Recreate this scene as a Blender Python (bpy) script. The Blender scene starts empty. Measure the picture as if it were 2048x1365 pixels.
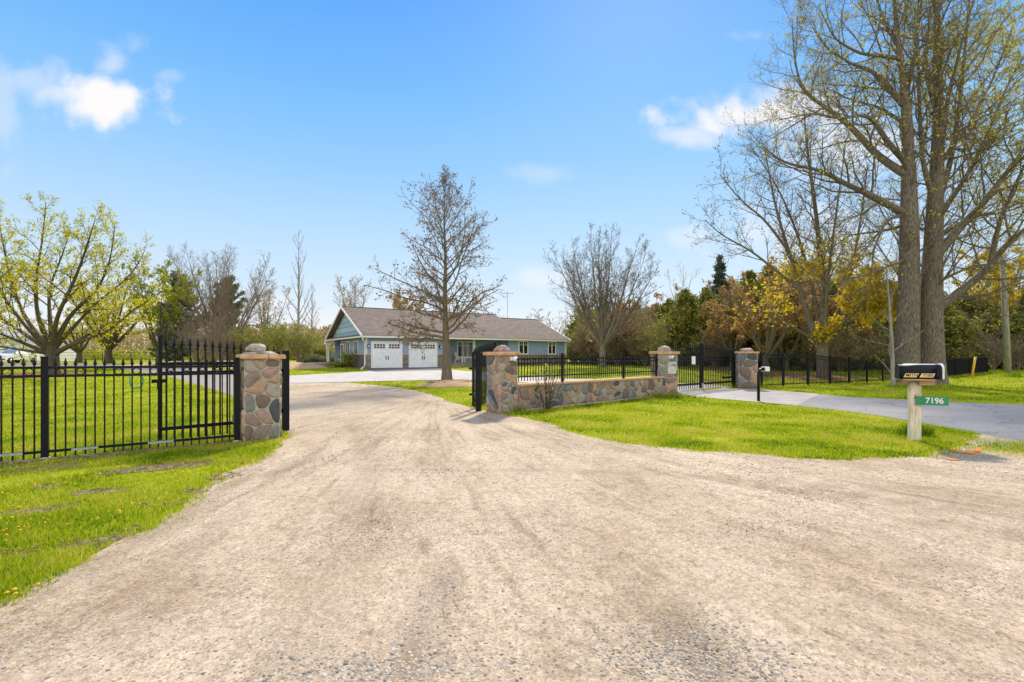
import bpy, bmesh, math, random
import numpy as np
from mathutils import Vector, Matrix
R = math.radians
SC = bpy.context.scene
COL = SC.collection

# ------------------------------------------------------------ camera, sky, sun, exposure
FPX, CX, HY, CAMH = 960.0, 1024.0, 710.0, 1.6
cam_d = bpy.data.cameras.new('camera'); cam = bpy.data.objects.new('camera', cam_d); COL.objects.link(cam)
cam.location = (0, 0, CAMH); cam.rotation_euler = (R(90), 0, 0)
cam_d.sensor_width = 36; cam_d.lens = 36*FPX/2048; cam_d.shift_y = 27.5/2048
cam_d.clip_start = 0.05; cam_d.clip_end = 4000
SC.camera = cam
SC.view_settings.view_transform = 'Standard'; SC.view_settings.look = 'None'
SC.view_settings.exposure = 0.78; SC.view_settings.gamma = 1.0
SC.render.engine = 'CYCLES'
SC.cycles.max_bounces = 6; SC.cycles.transparent_max_bounces = 8
SC.cycles.use_denoising = True

SUN_AZ, SUN_EL = 14.0, 41.0
S = Vector((math.sin(R(SUN_AZ))*math.cos(R(SUN_EL)), math.cos(R(SUN_AZ))*math.cos(R(SUN_EL)), math.sin(R(SUN_EL))))
sl = bpy.data.lights.new('sun', 'SUN'); sl.energy = 3.35; sl.angle = R(4.0); sl.color = (1.0, 0.88, 0.70)
so = bpy.data.objects.new('sun', sl); COL.objects.link(so); so.rotation_euler = S.to_track_quat('Z', 'Y').to_euler()

def srgb(r, g, b, k=1.0):
    f = lambda c: (c/12.92 if c <= .04045 else ((c+.055)/1.055)**2.4)
    return (f(r/255)*k, f(g/255)*k, f(b/255)*k, 1)

def build_world():
    w = bpy.data.worlds.new('World'); SC.world = w; w.use_nodes = True
    nt = w.node_tree; N = nt.nodes; L = nt.links; N.clear()
    out = N.new('ShaderNodeOutputWorld'); bg = N.new('ShaderNodeBackground'); L.new(bg.outputs[0], out.inputs[0])
    sky = N.new('ShaderNodeTexSky'); sky.sky_type = 'NISHITA'; sky.sun_disc = False
    sky.sun_elevation = R(SUN_EL); sky.sun_rotation = R(SUN_AZ)
    bg.inputs[1].default_value = 0.12
    tc = N.new('ShaderNodeTexCoord'); sep = N.new('ShaderNodeSeparateXYZ'); L.new(tc.outputs['Generated'], sep.inputs[0])
    def math_(op, a, b=None, c=None):
        n = N.new('ShaderNodeMath'); n.operation = op
        for i, v in enumerate((a, b, c)):
            if v is None: continue
            if isinstance(v, (int, float)): n.inputs[i].default_value = v
            else: L.new(v, n.inputs[i])
        return n.outputs[0]
    ramp = N.new('ShaderNodeValToRGB'); L.new(sep.outputs[2], ramp.inputs[0])
    e = ramp.color_ramp.elements
    stops = [(0.0, (246, 244, 243)), (0.035, (240, 244, 248)), (.11, (218, 236, 252)), (.22, (189, 224, 254)), (.36, (146, 204, 254)), (.48, (113, 186, 254)), (.60, (86, 166, 252)), (1.0, (55, 125, 228))]
    K = 2**-SC.view_settings.exposure/0.12
    while len(e) < len(stops): e.new(0.5)
    for el, (p, c) in zip(e, stops):
        el.position = p; el.color = srgb(*c)
    sc_ = N.new('ShaderNodeVectorMath'); sc_.operation = 'SCALE'; L.new(ramp.outputs[0], sc_.inputs[0]); sc_.inputs[3].default_value = K
    mix = N.new('ShaderNodeMix'); mix.data_type = 'RGBA'; mix.inputs[0].default_value = 0.95
    L.new(sky.outputs[0], mix.inputs[6]); L.new(sc_.outputs[0], mix.inputs[7])
    # clouds, by direction
    u = math_('DIVIDE', sep.outputs[0], math_('MAXIMUM', sep.outputs[1], .02)); v = math_('DIVIDE', sep.outputs[2], math_('MAXIMUM', sep.outputs[1], .02))
    cv = N.new('ShaderNodeCombineXYZ'); L.new(u, cv.inputs[0]); L.new(v, cv.inputs[1])
    nz = N.new('ShaderNodeTexNoise'); nz.inputs['Scale'].default_value = 11; nz.inputs['Detail'].default_value = 8; nz.inputs['Roughness'].default_value = .5
    L.new(cv.outputs[0], nz.inputs['Vector'])
    total = None
    #         px   py   rx   ry  amp gain
    for (px, py, rx, ry, amp, k, soft) in [(218, 198, 132, 70, .95, 1.0, .9), (130, 190, 110, 36, .95, .6, 1.2), (228, 132, 58, 50, 1.2, .45, 1.3), (60, 165, 110, 45, 1.4, .36, 1.3), (0, 205, 60, 130, 1.2, .32, 1.3), (335, 152, 50, 18, 1.4, .22, 1.3), (265, 90, 40, 40, 1.5, .2, 1.3),
            (1480, 232, 180, 50, .95, .98, .95), (1590, 215, 160, 62, .8, .75, 1.1), (1375, 272, 90, 34, .9, .6, 1.1), (1700, 290, 210, 90, 1.1, .6, 1.2), (1090, 346, 85, 26, 1.0, .24, 1.2), (1075, 556, 75, 26, 1.0, .45, 1.2),
            (1395, 470, 90, 30, 1.1, .35, 1.2), (1600, 480, 200, 70, 1.3, .45, 1.3), (1510, 72, 60, 18, 1.4, .16, 1.3), (330, 640, 420, 80, .8, .7, 1.4), (720, 650, 330, 50, .8, .5, 1.4)]:
        du = math_('DIVIDE', math_('SUBTRACT', u, (px-CX)/FPX), rx/FPX); dv = math_('DIVIDE', math_('SUBTRACT', v, (HY-py)/FPX), ry/FPX)
        d = math_('SQRT', math_('ADD', math_('MULTIPLY', du, du), math_('MULTIPLY', dv, dv)))
        d = math_('ADD', d, math_('MULTIPLY', math_('SUBTRACT', nz.outputs[0], .5), amp*2.2))
        mr = N.new('ShaderNodeMapRange'); mr.interpolation_type = 'SMOOTHSTEP'
        L.new(d, mr.inputs[0]); mr.inputs[1].default_value = 1.05; mr.inputs[2].default_value = 1.05-soft*.8; mr.inputs[3].default_value = 0; mr.inputs[4].default_value = k
        total = mr.outputs[0] if total is None else math_('MAXIMUM', total, mr.outputs[0])
    front = N.new('ShaderNodeMapRange'); L.new(sep.outputs[1], front.inputs[0]); front.inputs[1].default_value = .05; front.inputs[2].default_value = .2
    cf = math_('MULTIPLY', total, front.outputs[0])
    mix2 = N.new('ShaderNodeMix'); mix2.data_type = 'RGBA'; L.new(cf, mix2.inputs[0]); L.new(mix.outputs[2], mix2.inputs[6])
    c = srgb(252, 250, 251, K*1.02); mix2.inputs[7].default_value = c
    # unseen bright fill added to the sky overhead and behind the viewer
    sky_fill = N.new('ShaderNodeMapRange'); sky_fill.interpolation_type = 'SMOOTHSTEP'; L.new(sep.outputs[1], sky_fill.inputs[0]); sky_fill.inputs[1].default_value = .25; sky_fill.inputs[2].default_value = -.45; sky_fill.inputs[3].default_value = 0; sky_fill.inputs[4].default_value = .85
    mix3 = N.new('ShaderNodeMix'); mix3.data_type = 'RGBA'; L.new(sky_fill.outputs[0], mix3.inputs[0]); L.new(mix2.outputs[2], mix3.inputs[6]); mix3.inputs[7].default_value = (1.55*K, 1.50*K, 1.43*K, 1)
    L.new(mix3.outputs[2], bg.inputs[0])
build_world()

# ------------------------------------------------------------ the lie of the land
KY = np.array([-80., 24, 30, 36, 42, 48, 2500]); KZ = np.array([0., 0, .10, .28, .44, .50, .50])
def H(y): return float(np.interp(y, KY, KZ))
def gp(px, py):
    """ground point seen in photograph pixel"""
    lo, hi = 1.5, 400.0
    for _ in range(60):
        m = (lo+hi)/2
        if CAMH-(py-HY)/FPX*m > H(m): lo = m
        else: hi = m
    return Vector(((px-CX)/FPX*lo, lo, H(lo)))
def at(px, Y): return (px-CX)/FPX*Y
def zz(py, Y): return CAMH-(py-HY)/FPX*Y
def W(px, py, Y): return Vector((at(px, Y), Y, zz(py, Y)))

# ------------------------------------------------------------ node materials
def new_mat(name):
    m = bpy.data.materials.new(name); m.use_nodes = True
    return m, m.node_tree.nodes, m.node_tree.links, m.node_tree.nodes['Principled BSDF']
def ramp_node(N, stops, interp='LINEAR'):
    r = N.new('ShaderNodeValToRGB'); e = r.color_ramp.elements; r.color_ramp.interpolation = interp
    while len(e) < len(stops): e.new(.5)
    for el, (p, c) in zip(e, stops):
        el.position = p; el.color = (*c[:3], 1)
    return r
def noise_node(N, L, scale, detail=4, rough=.55, vec=None):
    n = N.new('ShaderNodeTexNoise'); n.inputs['Scale'].default_value = scale; n.inputs['Detail'].default_value = detail; n.inputs['Roughness'].default_value = rough
    if vec is not None: L.new(vec, n.inputs['Vector'])
    return n
def coords(N, L, kind='Object', scale=(1, 1, 1), rot=(0, 0, 0)):
    t = N.new('ShaderNodeTexCoord'); m = N.new('ShaderNodeMapping'); m.inputs['Scale'].default_value = scale; m.inputs['Rotation'].default_value = rot
    L.new(t.outputs[kind], m.inputs['Vector']); return m.outputs[0]
def bump_node(N, L, h, b, strength=.3, dist=.02):
    n = N.new('ShaderNodeBump'); n.inputs['Strength'].default_value = strength; n.inputs['Distance'].default_value = dist
    L.new(h, n.inputs['Height']); L.new(n.outputs[0], b.inputs['Normal']); return n
def mixc(N, L, fac, a, b, mode='MIX'):
    n = N.new('ShaderNodeMix'); n.data_type = 'RGBA'; n.blend_type = mode
    for i, v in ((0, fac), (6, a), (7, b)):
        if isinstance(v, (int, float)): n.inputs[i].default_value = v
        elif isinstance(v, tuple): n.inputs[i].default_value = (*v[:3], 1)
        else: L.new(v, n.inputs[i])
    return n.outputs[2]
def noisy(name, cols, scale=8, rough=.7, bump=.2, dist=.01, stretch=(1, 1, 1), metal=0.0, detail=5, spec=.4, p=(.3, .7)):
    m, N, L, b = new_mat(name)
    c = coords(N, L, 'Object', stretch); n = noise_node(N, L, scale, detail, .6, c)
    k = len(cols); st = [(p[0]+(p[1]-p[0])*i/max(1, k-1), col) for i, col in enumerate(cols)]
    r = ramp_node(N, st); L.new(n.outputs[0], r.inputs[0]); L.new(r.outputs[0], b.inputs['Base Color'])
    b.inputs['Roughness'].default_value = rough; b.inputs['Metallic'].default_value = metal; b.inputs['Specular IOR Level'].default_value = spec
    if bump: bump_node(N, L, n.outputs[0], b, bump, dist)
    return m
def leaf_mat(name, cols, trans=.45, rough=.6):
    m, N, L, b = new_mat(name)
    a = N.new('ShaderNodeAttribute'); a.attribute_name = 'rnd'
    k = len(cols); r = ramp_node(N, [(i/max(1, k-1), c) for i, c in enumerate(cols)]); L.new(a.outputs['Fac'], r.inputs[0])
    L.new(r.outputs[0], b.inputs['Base Color']); b.inputs['Roughness'].default_value = rough; b.inputs['Specular IOR Level'].default_value = .25
    t = N.new('ShaderNodeBsdfTranslucent'); L.new(r.outputs[0], t.inputs[0])
    mx = N.new('ShaderNodeMixShader'); mx.inputs[0].default_value = trans
    L.new(b.outputs[0], mx.inputs[1]); L.new(t.outputs[0], mx.inputs[2])
    L.new(mx.outputs[0], N['Material Output'].inputs[0]); return m

MATS = {}
def make_materials():
    M = MATS
    # lawn soil/grass sheet
    m, N, L, b = new_mat('lawn'); c = coords(N, L)
    n1 = noise_node(N, L, .35, 5, .6, c); n2 = noise_node(N, L, 7, 6, .7, c); n3 = noise_node(N, L, 60, 3, .7, c)
    r1 = ramp_node(N, [(.3, (.22, .28, .005)), (.52, (.33, .37, .006)), (.72, (.43, .43, .010))]); L.new(n1.outputs[0], r1.inputs[0])
    r2 = ramp_node(N, [(.3, (.55, .6, .5)), (.6, (1, 1, 1)), (.75, (1.25, 1.1, 1.0))]); L.new(n2.outputs[0], r2.inputs[0])
    r3 = ramp_node(N, [(.3, (.55, .6, .5)), (.6, (1.1, 1.1, 1.1))]); L.new(n3.outputs[0], r3.inputs[0])
    x = mixc(N, L, .8, r1.outputs[0], r2.outputs[0], 'MULTIPLY'); x = mixc(N, L, .7, x, r3.outputs[0], 'MULTIPLY')
    L.new(x, b.inputs['Base Color']); b.inputs['Roughness'].default_value = .95; b.inputs['Specular IOR Level'].default_value = .1
    bump_node(N, L, n3.outputs[0], b, .6, .03); M['lawn'] = m
    # gravel
    m, N, L, b = new_mat('gravel'); c = coords(N, L)
    n1 = noise_node(N, L, .45, 5, .6, c)
    sx = N.new('ShaderNodeSeparateXYZ'); L.new(c, sx.inputs[0])
    def mm(op, p, q=None):
        n = N.new('ShaderNodeMath'); n.operation = op
        for i, v in enumerate((p, q)):
            if v is None: continue
            if isinstance(v, (int, float)): n.inputs[i].default_value = v
            else: L.new(v, n.inputs[i])
        return n.outputs[0]
    fx = mm('ADD', sx.outputs[0], 3.0); fy = mm('SUBTRACT', 21.0, sx.outputs[1]); fr = mm('SQRT', mm('ADD', mm('MULTIPLY', fx, fx), mm('MULTIPLY', fy, fy)))
    fu = mm('DIVIDE', mm('ARCTAN2', fx, fy), mm('ADD', .46, mm('MULTIPLY', fr, .036)))
    cs = N.new('ShaderNodeCombineXYZ'); L.new(mm('MULTIPLY', fu, 17.0), cs.inputs[0]); L.new(mm('MULTIPLY', fr, .30), cs.inputs[1]); n2 = noise_node(N, L, 1.0, 6, .74, cs.outputs[0])
    cs3 = N.new('ShaderNodeCombineXYZ'); L.new(mm('MULTIPLY', fu, 80.0), cs3.inputs[0]); L.new(mm('MULTIPLY', fr, .55), cs3.inputs[1]); n6 = noise_node(N, L, 1.0, 4, .7, cs3.outputs[0]); r6 = ramp_node(N, [(.34, (.62, .575, .52)), (.46, (.98, .975, .97)), (.7, (1.08, 1.08, 1.08))]); L.new(n6.outputs[0], r6.inputs[0])
    n3 = noise_node(N, L, 9, 6, .75, c); n4 = noise_node(N, L, 70, 4, .75, c)
    vo = N.new('ShaderNodeTexVoronoi'); vo.inputs['Scale'].default_value = 48; vo.inputs['Randomness'].default_value = 1; L.new(c, vo.inputs['Vector'])
    r1 = ramp_node(N, [(.3, (.39, .298, .206)), (.42, (.46, .371, .275)), (.56, (.512, .423, .322)), (.68, (.527, .42, .302))]); L.new(n1.outputs[0], r1.inputs[0])
    r2 = ramp_node(N, [(.32, (.58, .53, .47)), (.46, (.93, .915, .89)), (.56, (1.04, 1.04, 1.04)), (.7, (1.16, 1.16, 1.16))]); L.new(n2.outputs[0], r2.inputs[0])
    r3 = ramp_node(N, [(.28, (.50, .48, .46)), (.48, (.97, .97, .97)), (.75, (1.22, 1.2, 1.19))]); L.new(n3.outputs[0], r3.inputs[0])
    r4 = ramp_node(N, [(.3, (.32, .31, .31)), (.48, (.97, .97, .97)), (.72, (1.28, 1.28, 1.28))]); L.new(n4.outputs[0], r4.inputs[0])
    r5 = ramp_node(N, [(0, (.42, .42, .44)), (.16, (.82, .82, .82)), (.5, (1.03, 1.03, 1.03)), (.9, (1.38, 1.36, 1.33))]); L.new(vo.outputs['Color'], r5.inputs[0])
    x = mixc(N, L, .85, r1.outputs[0], r2.outputs[0], 'MULTIPLY'); x = mixc(N, L, .6, x, r6.outputs[0], 'MULTIPLY'); x = mixc(N, L, .8, x, r3.outputs[0], 'MULTIPLY')
    x = mixc(N, L, .8, x, r4.outputs[0], 'MULTIPLY'); x = mixc(N, L, .7, x, r5.outputs[0], 'MULTIPLY')
    v2 = N.new('ShaderNodeTexVoronoi'); v2.inputs['Scale'].default_value = 36; L.new(c, v2.inputs['Vector']); sc2 = N.new('ShaderNodeSeparateColor'); L.new(v2.outputs['Color'], sc2.inputs[0])
    sp = mm('MULTIPLY', mm('GREATER_THAN', sc2.outputs[0], .74), mm('LESS_THAN', v2.outputs['Distance'], mm('MULTIPLY', sc2.outputs[1], .42)))
    spc = ramp_node(N, [(0, (.10, .09, .08)), (.5, (.22, .20, .18)), (.55, (.55, .52, .48)), (1, (.62, .58, .53))]); L.new(sc2.outputs[2], spc.inputs[0]); x = mixc(N, L, mm('MULTIPLY', sp, .75), x, spc.outputs[0])
    at_ = N.new('ShaderNodeAttribute'); at_.attribute_name = 'track'
    fm = N.new('ShaderNodeMath'); fm.operation = 'MULTIPLY'; L.new(at_.outputs['Fac'], fm.inputs[0])
    rr = ramp_node(N, [(.36, (0, 0, 0)), (.62, (1, 1, 1))]); L.new(n3.outputs[0], rr.inputs[0]); L.new(rr.outputs[0], fm.inputs[1])
    x = mixc(N, L, mm('MULTIPLY', fm.outputs[0], .8), x, (.19, .14, .092))
    L.new(x, b.inputs['Base Color']); b.inputs['Roughness'].default_value = .95; b.inputs['Specular IOR Level'].default_value = .15
    ad = N.new('ShaderNodeMath'); ad.operation = 'ADD'; L.new(n4.outputs[0], ad.inputs[0]); L.new(n3.outputs[0], ad.inputs[1])
    bump_node(N, L, ad.outputs[0], b, .55, .02); M['gravel'] = m
    # concrete / asphalt
    M['concrete'] = noisy('pale_concrete', [(.37, .345, .32), (.46, .435, .41), (.52, .495, .47)], 1.2, .9, .1, .01, detail=8)
    M['apron'] = noisy('worn_concrete', [(.29, .275, .26), (.36, .345, .33), (.41, .39, .37)], 1.4, .9, .1, .01, detail=8)
    m, N, L, b = new_mat('asphalt'); c = coords(N, L)
    n1 = noise_node(N, L, .5, 6, .6, c); n2 = noise_node(N, L, 90, 3, .7, c)
    r1 = ramp_node(N, [(.3, (.17, .175, .19)), (.6, (.235, .236, .248)), (.8, (.29, .282, .28))]); L.new(n1.outputs[0], r1.inputs[0])
    r2 = ramp_node(N, [(.3, (.7, .7, .7)), (.6, (1.1, 1.1, 1.1))]); L.new(n2.outputs[0], r2.inputs[0])
    vo = N.new('ShaderNodeTexVoronoi'); vo.feature = 'DISTANCE_TO_EDGE'; vo.inputs['Scale'].default_value = .42
    nd = noise_node(N, L, 1.6, 4, .6, c); va = N.new('ShaderNodeVectorMath'); va.operation = 'MULTIPLY_ADD'; va.inputs[1].default_value = (1.2, 1.2, 0); L.new(nd.outputs['Color'], va.inputs[0]); L.new(c, va.inputs[2]); L.new(va.outputs[0], vo.inputs['Vector'])
    rc = ramp_node(N, [(0, (.25, .25, .25)), (.006, (.35, .35, .35)), (.012, (1, 1, 1))]); L.new(vo.outputs['Distance'], rc.inputs[0])
    x = mixc(N, L, .8, r1.outputs[0], r2.outputs[0], 'MULTIPLY'); x = mixc(N, L, .6, x, rc.outputs[0], 'MULTIPLY'); L.new(x, b.inputs['Base Color'])
    b.inputs['Roughness'].default_value = .8; bump_node(N, L, n2.outputs[0], b, .3, .01); M['asphalt'] = m
    M['dark_strip_grey'] = noisy('dark_strip_grey', [(.085, .085, .10), (.13, .128, .14)], 2, .9, .1)
    M['far_drive'] = noisy('grey_gravel', [(.22, .20, .185), (.32, .295, .265)], 1.5, .95, .3, .02)
    M['mulch'] = noisy('wood_mulch', [(.22, .13, .065), (.50, .33, .19), (.66, .48, .30)], 22, .95, .9, .04, detail=7)
    M['red_mulch'] = noisy('red_mulch', [(.10, .045, .025), (.28, .115, .055), (.38, .19, .10)], 18, .95, .9, .04, detail=7)
    M['soil'] = noisy('dry_soil', [(.10, .07, .045), (.24, .18, .125), (.36, .28, .2)], 26, .95, .9, .03, detail=7)
    M['orange_paint'] = noisy('orange_marking_paint', [(.62, .35, .24), (.85, .22, .05), (.9, .2, .03)], 18, .85, .2, p=(.25, .45))
    # masonry
    m, N, L, b = new_mat('field_stone'); a = N.new('ShaderNodeAttribute'); a.attribute_name = 'rnd'; c = coords(N, L)
    n1 = noise_node(N, L, 9, 6, .7, c); n2 = noise_node(N, L, 85, 3, .8, c)
    stc = [(.28, .205, .165), (.12, .13, .14), (.34, .235, .195), (.38, .305, .20), (.20, .205, .20), (.35, .23, .185), (.065, .075, .085), (.26, .19, .16), (.34, .305, .25), (.17, .125, .10), (.19, .205, .215), (.42, .275, .18), (.29, .27, .22), (.31, .205, .18), (.24, .195, .16)]
    r = ramp_node(N, [(i/len(stc), k) for i, k in enumerate(stc)], 'CONSTANT'); L.new(a.outputs['Fac'], r.inputs[0])
    r1 = ramp_node(N, [(.25, (.55, .54, .55)), (.5, (1, 1, 1)), (.75, (1.5, 1.38, 1.22))]); L.new(n1.outputs[0], r1.inputs[0])
    r2 = ramp_node(N, [(.3, (.6, .58, .58)), (.5, (1, 1, 1)), (.7, (1.3, 1.25, 1.25))]); L.new(n2.outputs[0], r2.inputs[0])
    x = mixc(N, L, .85, r.outputs[0], r1.outputs[0], 'MULTIPLY'); x = mixc(N, L, .8, x, r2.outputs[0], 'MULTIPLY'); L.new(x, b.inputs['Base Color'])
    b.inputs['Roughness'].default_value = .75; bump_node(N, L, n1.outputs[0], b, .6, .03); M['stone'] = m
    M['mortar'] = noisy('pale_mortar', [(.27, .245, .20), (.43, .395, .335), (.52, .48, .41)], 18, .95, .5, .02)
    M['sandstone'] = noisy('tan_sandstone', [(.42, .20, .085), (.56, .34, .18), (.62, .46, .29)], 6, .8, .4, .02, p=(.25, .75))
    M['capstone'] = noisy('weathered_capstone', [(.16, .135, .12), (.34, .30, .26), (.50, .45, .40)], 9, .85, .7, .03, detail=8, stretch=(1, 1, 2.5))
    M['pink_stone'] = noisy('pink_granite', [(.17, .12, .11), (.36, .25, .21), (.46, .36, .32)], 10, .8, .6, .03, detail=8)
    M['pale_tablet'] = noisy('pale_stone_tablet', [(.46, .46, .43), (.56, .56, .53), (.62, .62, .59)], 14, .9, .2, .01)
    # metal, paint
    M['black_metal'] = noisy('black_powder_coat', [(.006, .0065, .010), (.010, .011, .016)], 30, .5, .05, .002, spec=.18)
    M['grey_metal'] = noisy('bare_grey_metal', [(.30, .32, .35), (.44, .46, .49)], 30, .5, .05, .002)
    M['grey_box'] = noisy('grey_plastic', [(.20, .22, .25), (.27, .29, .32)], 12, .6, .03)
    M['white'] = noisy('white_paint', [(.76, .77, .76), (.83, .84, .83)], 5, .55, .03, .003)
    M['cream'] = noisy('cream_paint', [(.70, .68, .58), (.78, .76, .66)], 5, .6, .03, .003)
    M['sign_white'] = noisy('white_sign', [(.72, .75, .78), (.80, .83, .86)], 5, .5, 0)
    M['green_sign'] = noisy('green_sign', [(.022, .22, .10), (.035, .28, .135)], 4, .45, .02)
    M['gold_tile'] = noisy('gold_number_tile', [(.66, .48, .20), (.76, .58, .27)], 14, .5, .02)
    M['ink'] = noisy('black_ink', [(.012, .012, .012), (.02, .02, .02)], 10, .6, 0)
    M['navy_box'] = noisy('black_mailbox_paint', [(.006, .008, .014), (.011, .014, .024)], 8, .5, .03, .003, spec=.22)
    M['post_wood'] = noisy('weathered_post_wood', [(.42, .345, .245), (.70, .62, .48), (.82, .745, .61)], 6, .85, .35, .01, stretch=(5, 5, .7), detail=8)
    M['raw_wood'] = noisy('raw_timber', [(.34, .21, .11), (.52, .36, .2)], 5, .8, .2, .01, stretch=(1, 6, 6))
    M['pole_wood'] = noisy('utility_pole_wood', [(.13, .125, .10), (.29, .275, .225), (.39, .37, .31)], 5, .9, .5, .02, stretch=(5, 5, .35), detail=7)
    M['teal_rubber'] = noisy('teal_hose', [(.02, .32, .25), (.04, .42, .33)], 8, .5, 0)
    M['yellow_plastic'] = noisy('yellow_marker', [(.72, .42, .01), (.82, .5, .02)], 8, .5, 0)
    M['black_rubber'] = noisy('black_rubber', [(.012, .012, .013), (.03, .03, .03)], 20, .8, .2)
    m, N, L, b = new_mat('window_glass'); b.inputs['Base Color'].default_value = (.018, .022, .022, 1); b.inputs['Roughness'].default_value = .06; b.inputs['Specular IOR Level'].default_value = .6
    c = coords(N, L); n = noise_node(N, L, 1.5, 2, .5, c); r = ramp_node(N, [(.35, (.012, .014, .014)), (.7, (.05, .052, .046))]); L.new(n.outputs[0], r.inputs[0]); L.new(r.outputs[0], b.inputs['Base Color']); M['glass'] = m
    m, N, L, b = new_mat('windscreen_glass'); b.inputs['Roughness'].default_value = .05
    c = coords(N, L); n = noise_node(N, L, 2, 2, .5, c); r = ramp_node(N, [(.3, (.10, .20, .34)), (.7, (.2, .34, .5))]); L.new(n.outputs[0], r.inputs[0]); L.new(r.outputs[0], b.inputs['Base Color']); M['windscreen'] = m  # sky reflection put into the glass as a blue base colour
    # siding: horizontal laps by object z
    def lap(name, base, pitch, depth=.9):
        m, N, L, b = new_mat(name); t = N.new('ShaderNodeTexCoord'); s = N.new('ShaderNodeSeparateXYZ'); L.new(t.outputs['Object'], s.inputs[0])
        d = N.new('ShaderNodeMath'); d.operation = 'DIVIDE'; L.new(s.outputs[2], d.inputs[0]); d.inputs[1].default_value = pitch
        f = N.new('ShaderNodeMath'); f.operation = 'FRACT'; L.new(d.outputs[0], f.inputs[0])
        inv = N.new('ShaderNodeMath'); inv.operation = 'SUBTRACT'; inv.inputs[0].default_value = 1; L.new(f.outputs[0], inv.inputs[1])
        n = noise_node(N, L, 3, 5, .6, t.outputs['Object']); r = ramp_node(N, [(.3, tuple(.88*x for x in base)), (.7, tuple(1.1*x for x in base))]); L.new(n.outputs[0], r.inputs[0])
        L.new(r.outputs[0], b.inputs['Base Color']); b.inputs['Roughness'].default_value = .6
        bump_node(N, L, inv.outputs[0], b, depth, .03); return m
    M['siding'] = lap('blue_lap_siding', (.28, .395, .575), .16)
    M['garage_panel'] = lap('white_garage_panel', (.83, .86, .89), .53, .25)
    def bricky(name, cols, mortar, sx, sy, rot=(0, 0, 0), bump=.6, ms=.012, off=.5, rough=.85, kind='Object'):
        m, N, L, b = new_mat(name); c = coords(N, L, kind, (1, 1, 1), rot)
        bt = N.new('ShaderNodeTexBrick'); L.new(c, bt.inputs['Vector']); bt.inputs['Scale'].default_value = 1; bt.inputs['Brick Width'].default_value = sx; bt.inputs['Row Height'].default_value = sy
        bt.inputs['Mortar Size'].default_value = ms; bt.inputs['Color1'].default_value = (0, 0, 0, 1); bt.inputs['Color2'].default_value = (1, 1, 1, 1); bt.inputs['Mortar'].default_value = (.5, .5, .5, 1); bt.offset = off
        n = noise_node(N, L, 1.1/sy*.35, 5, .7, c)
        ad = N.new('ShaderNodeMath'); ad.operation = 'MULTIPLY_ADD'; L.new(n.outputs[0], ad.inputs[0]); ad.inputs[1].default_value = .9; 
        sb = N.new('ShaderNodeMath'); sb.operation = 'MULTIPLY_ADD'; L.new(bt.outputs['Color'], sb.inputs[0]); sb.inputs[1].default_value = .55; sb.inputs[2].default_value = -.2; L.new(sb.outputs[0], ad.inputs[2])
        k = len(cols); r = ramp_node(N, [(i/(k-1), q) for i, q in enumerate(cols)]); L.new(ad.outputs[0], r.inputs[0])
        x = mixc(N, L, bt.outputs['Fac'], r.outputs[0], mortar); L.new(x, b.inputs['Base Color']); b.inputs['Roughness'].default_value = rough
        iv = N.new('ShaderNodeMath'); iv.operation = 'SUBTRACT'; iv.inputs[0].default_value = 1; L.new(bt.outputs['Fac'], iv.inputs[1]); bump_node(N, L, iv.outputs[0], b, bump, .03); return m
    M['ledge_x'] = bricky('ledge_stone_front', [(.10, .10, .10), (.24, .19, .155), (.34, .28, .23), (.20, .20, .21)], (.10, .09, .08), .55, .13, (R(90), 0, 0))
    M['ledge_y'] = bricky('ledge_stone_side', [(.12, .10, .09), (.30, .22, .16), (.40, .31, .23), (.22, .2, .18)], (.12, .1, .08), .55, .13, (R(90), 0, R(90)))
    M['shakes'] = bricky('blue_shingle_gable', [(.26, .40, .52), (.34, .49, .60), (.41, .55, .66)], (.07, .13, .17), .5, .24, (R(90), 0, R(90)), ms=.02)
    M['shingle'] = bricky('brown_roof_shingle', [(.055, .046, .044), (.135, .106, .096), (.21, .158, .13), (.14, .13, .137)], (.10, .085, .08), .42, .16, (0, 0, 0), ms=.008, rough=.95)
    M['soffit'] = noisy('brown_soffit', [(.10, .075, .055), (.15, .115, .085)], 6, .8, .05)
    M['deck_wood'] = noisy('deck_boards', [(.20, .16, .125), (.33, .27, .21)], 3, .85, .2, .01, stretch=(.6, 6, 1))
    M['door_brown'] = noisy('brown_door', [(.13, .095, .085), (.18, .135, .12)], 6, .6, .05)
    M['navy_wall'] = M['siding']
    M['barn_wall'] = noisy('white_metal_cladding', [(.66, .66, .63), (.78, .78, .75)], 1.5, .6, .3, .03, stretch=(6, 6, .2))
    M['barn_roof'] = noisy('pale_metal_roof', [(.30, .33, .38), (.55, .58, .62)], 2.5, .45, .3, .03, stretch=(.2, 6, 1))
    M['dark_car'] = noisy('black_car_paint', [(.010, .011, .013), (.02, .02, .022)], 3, .2, .0)
    M['chrome'] = noisy('bright_trim', [(.6, .61, .62), (.7, .7, .7)], 3, .25, 0, metal=.6)
    # barks
    def bark(name, cols, bump=.8, s=7, st=(3, 3, .35), d=.06):
        return noisy(name, cols, s, .9, bump, d, stretch=st, detail=8, spec=.2)
    M['bark_big'] = bark('furrowed_brown_bark', [(.050, .042, .034), (.20, .165, .13), (.37, .32, .26)], 1.0, 8, (3.4, 3.4, .55), .10)
    M['bark_grey'] = bark('grey_bark', [(.09, .075, .06), (.20, .17, .14), (.28, .25, .21)])
    M['bark_maple'] = bark('olive_brown_bark', [(.038, .030, .020), (.095, .078, .050), (.155, .13, .088)])
    M['bark_oak'] = bark('oak_bark', [(.08, .065, .045), (.17, .14, .10), (.25, .215, .16)])
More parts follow.
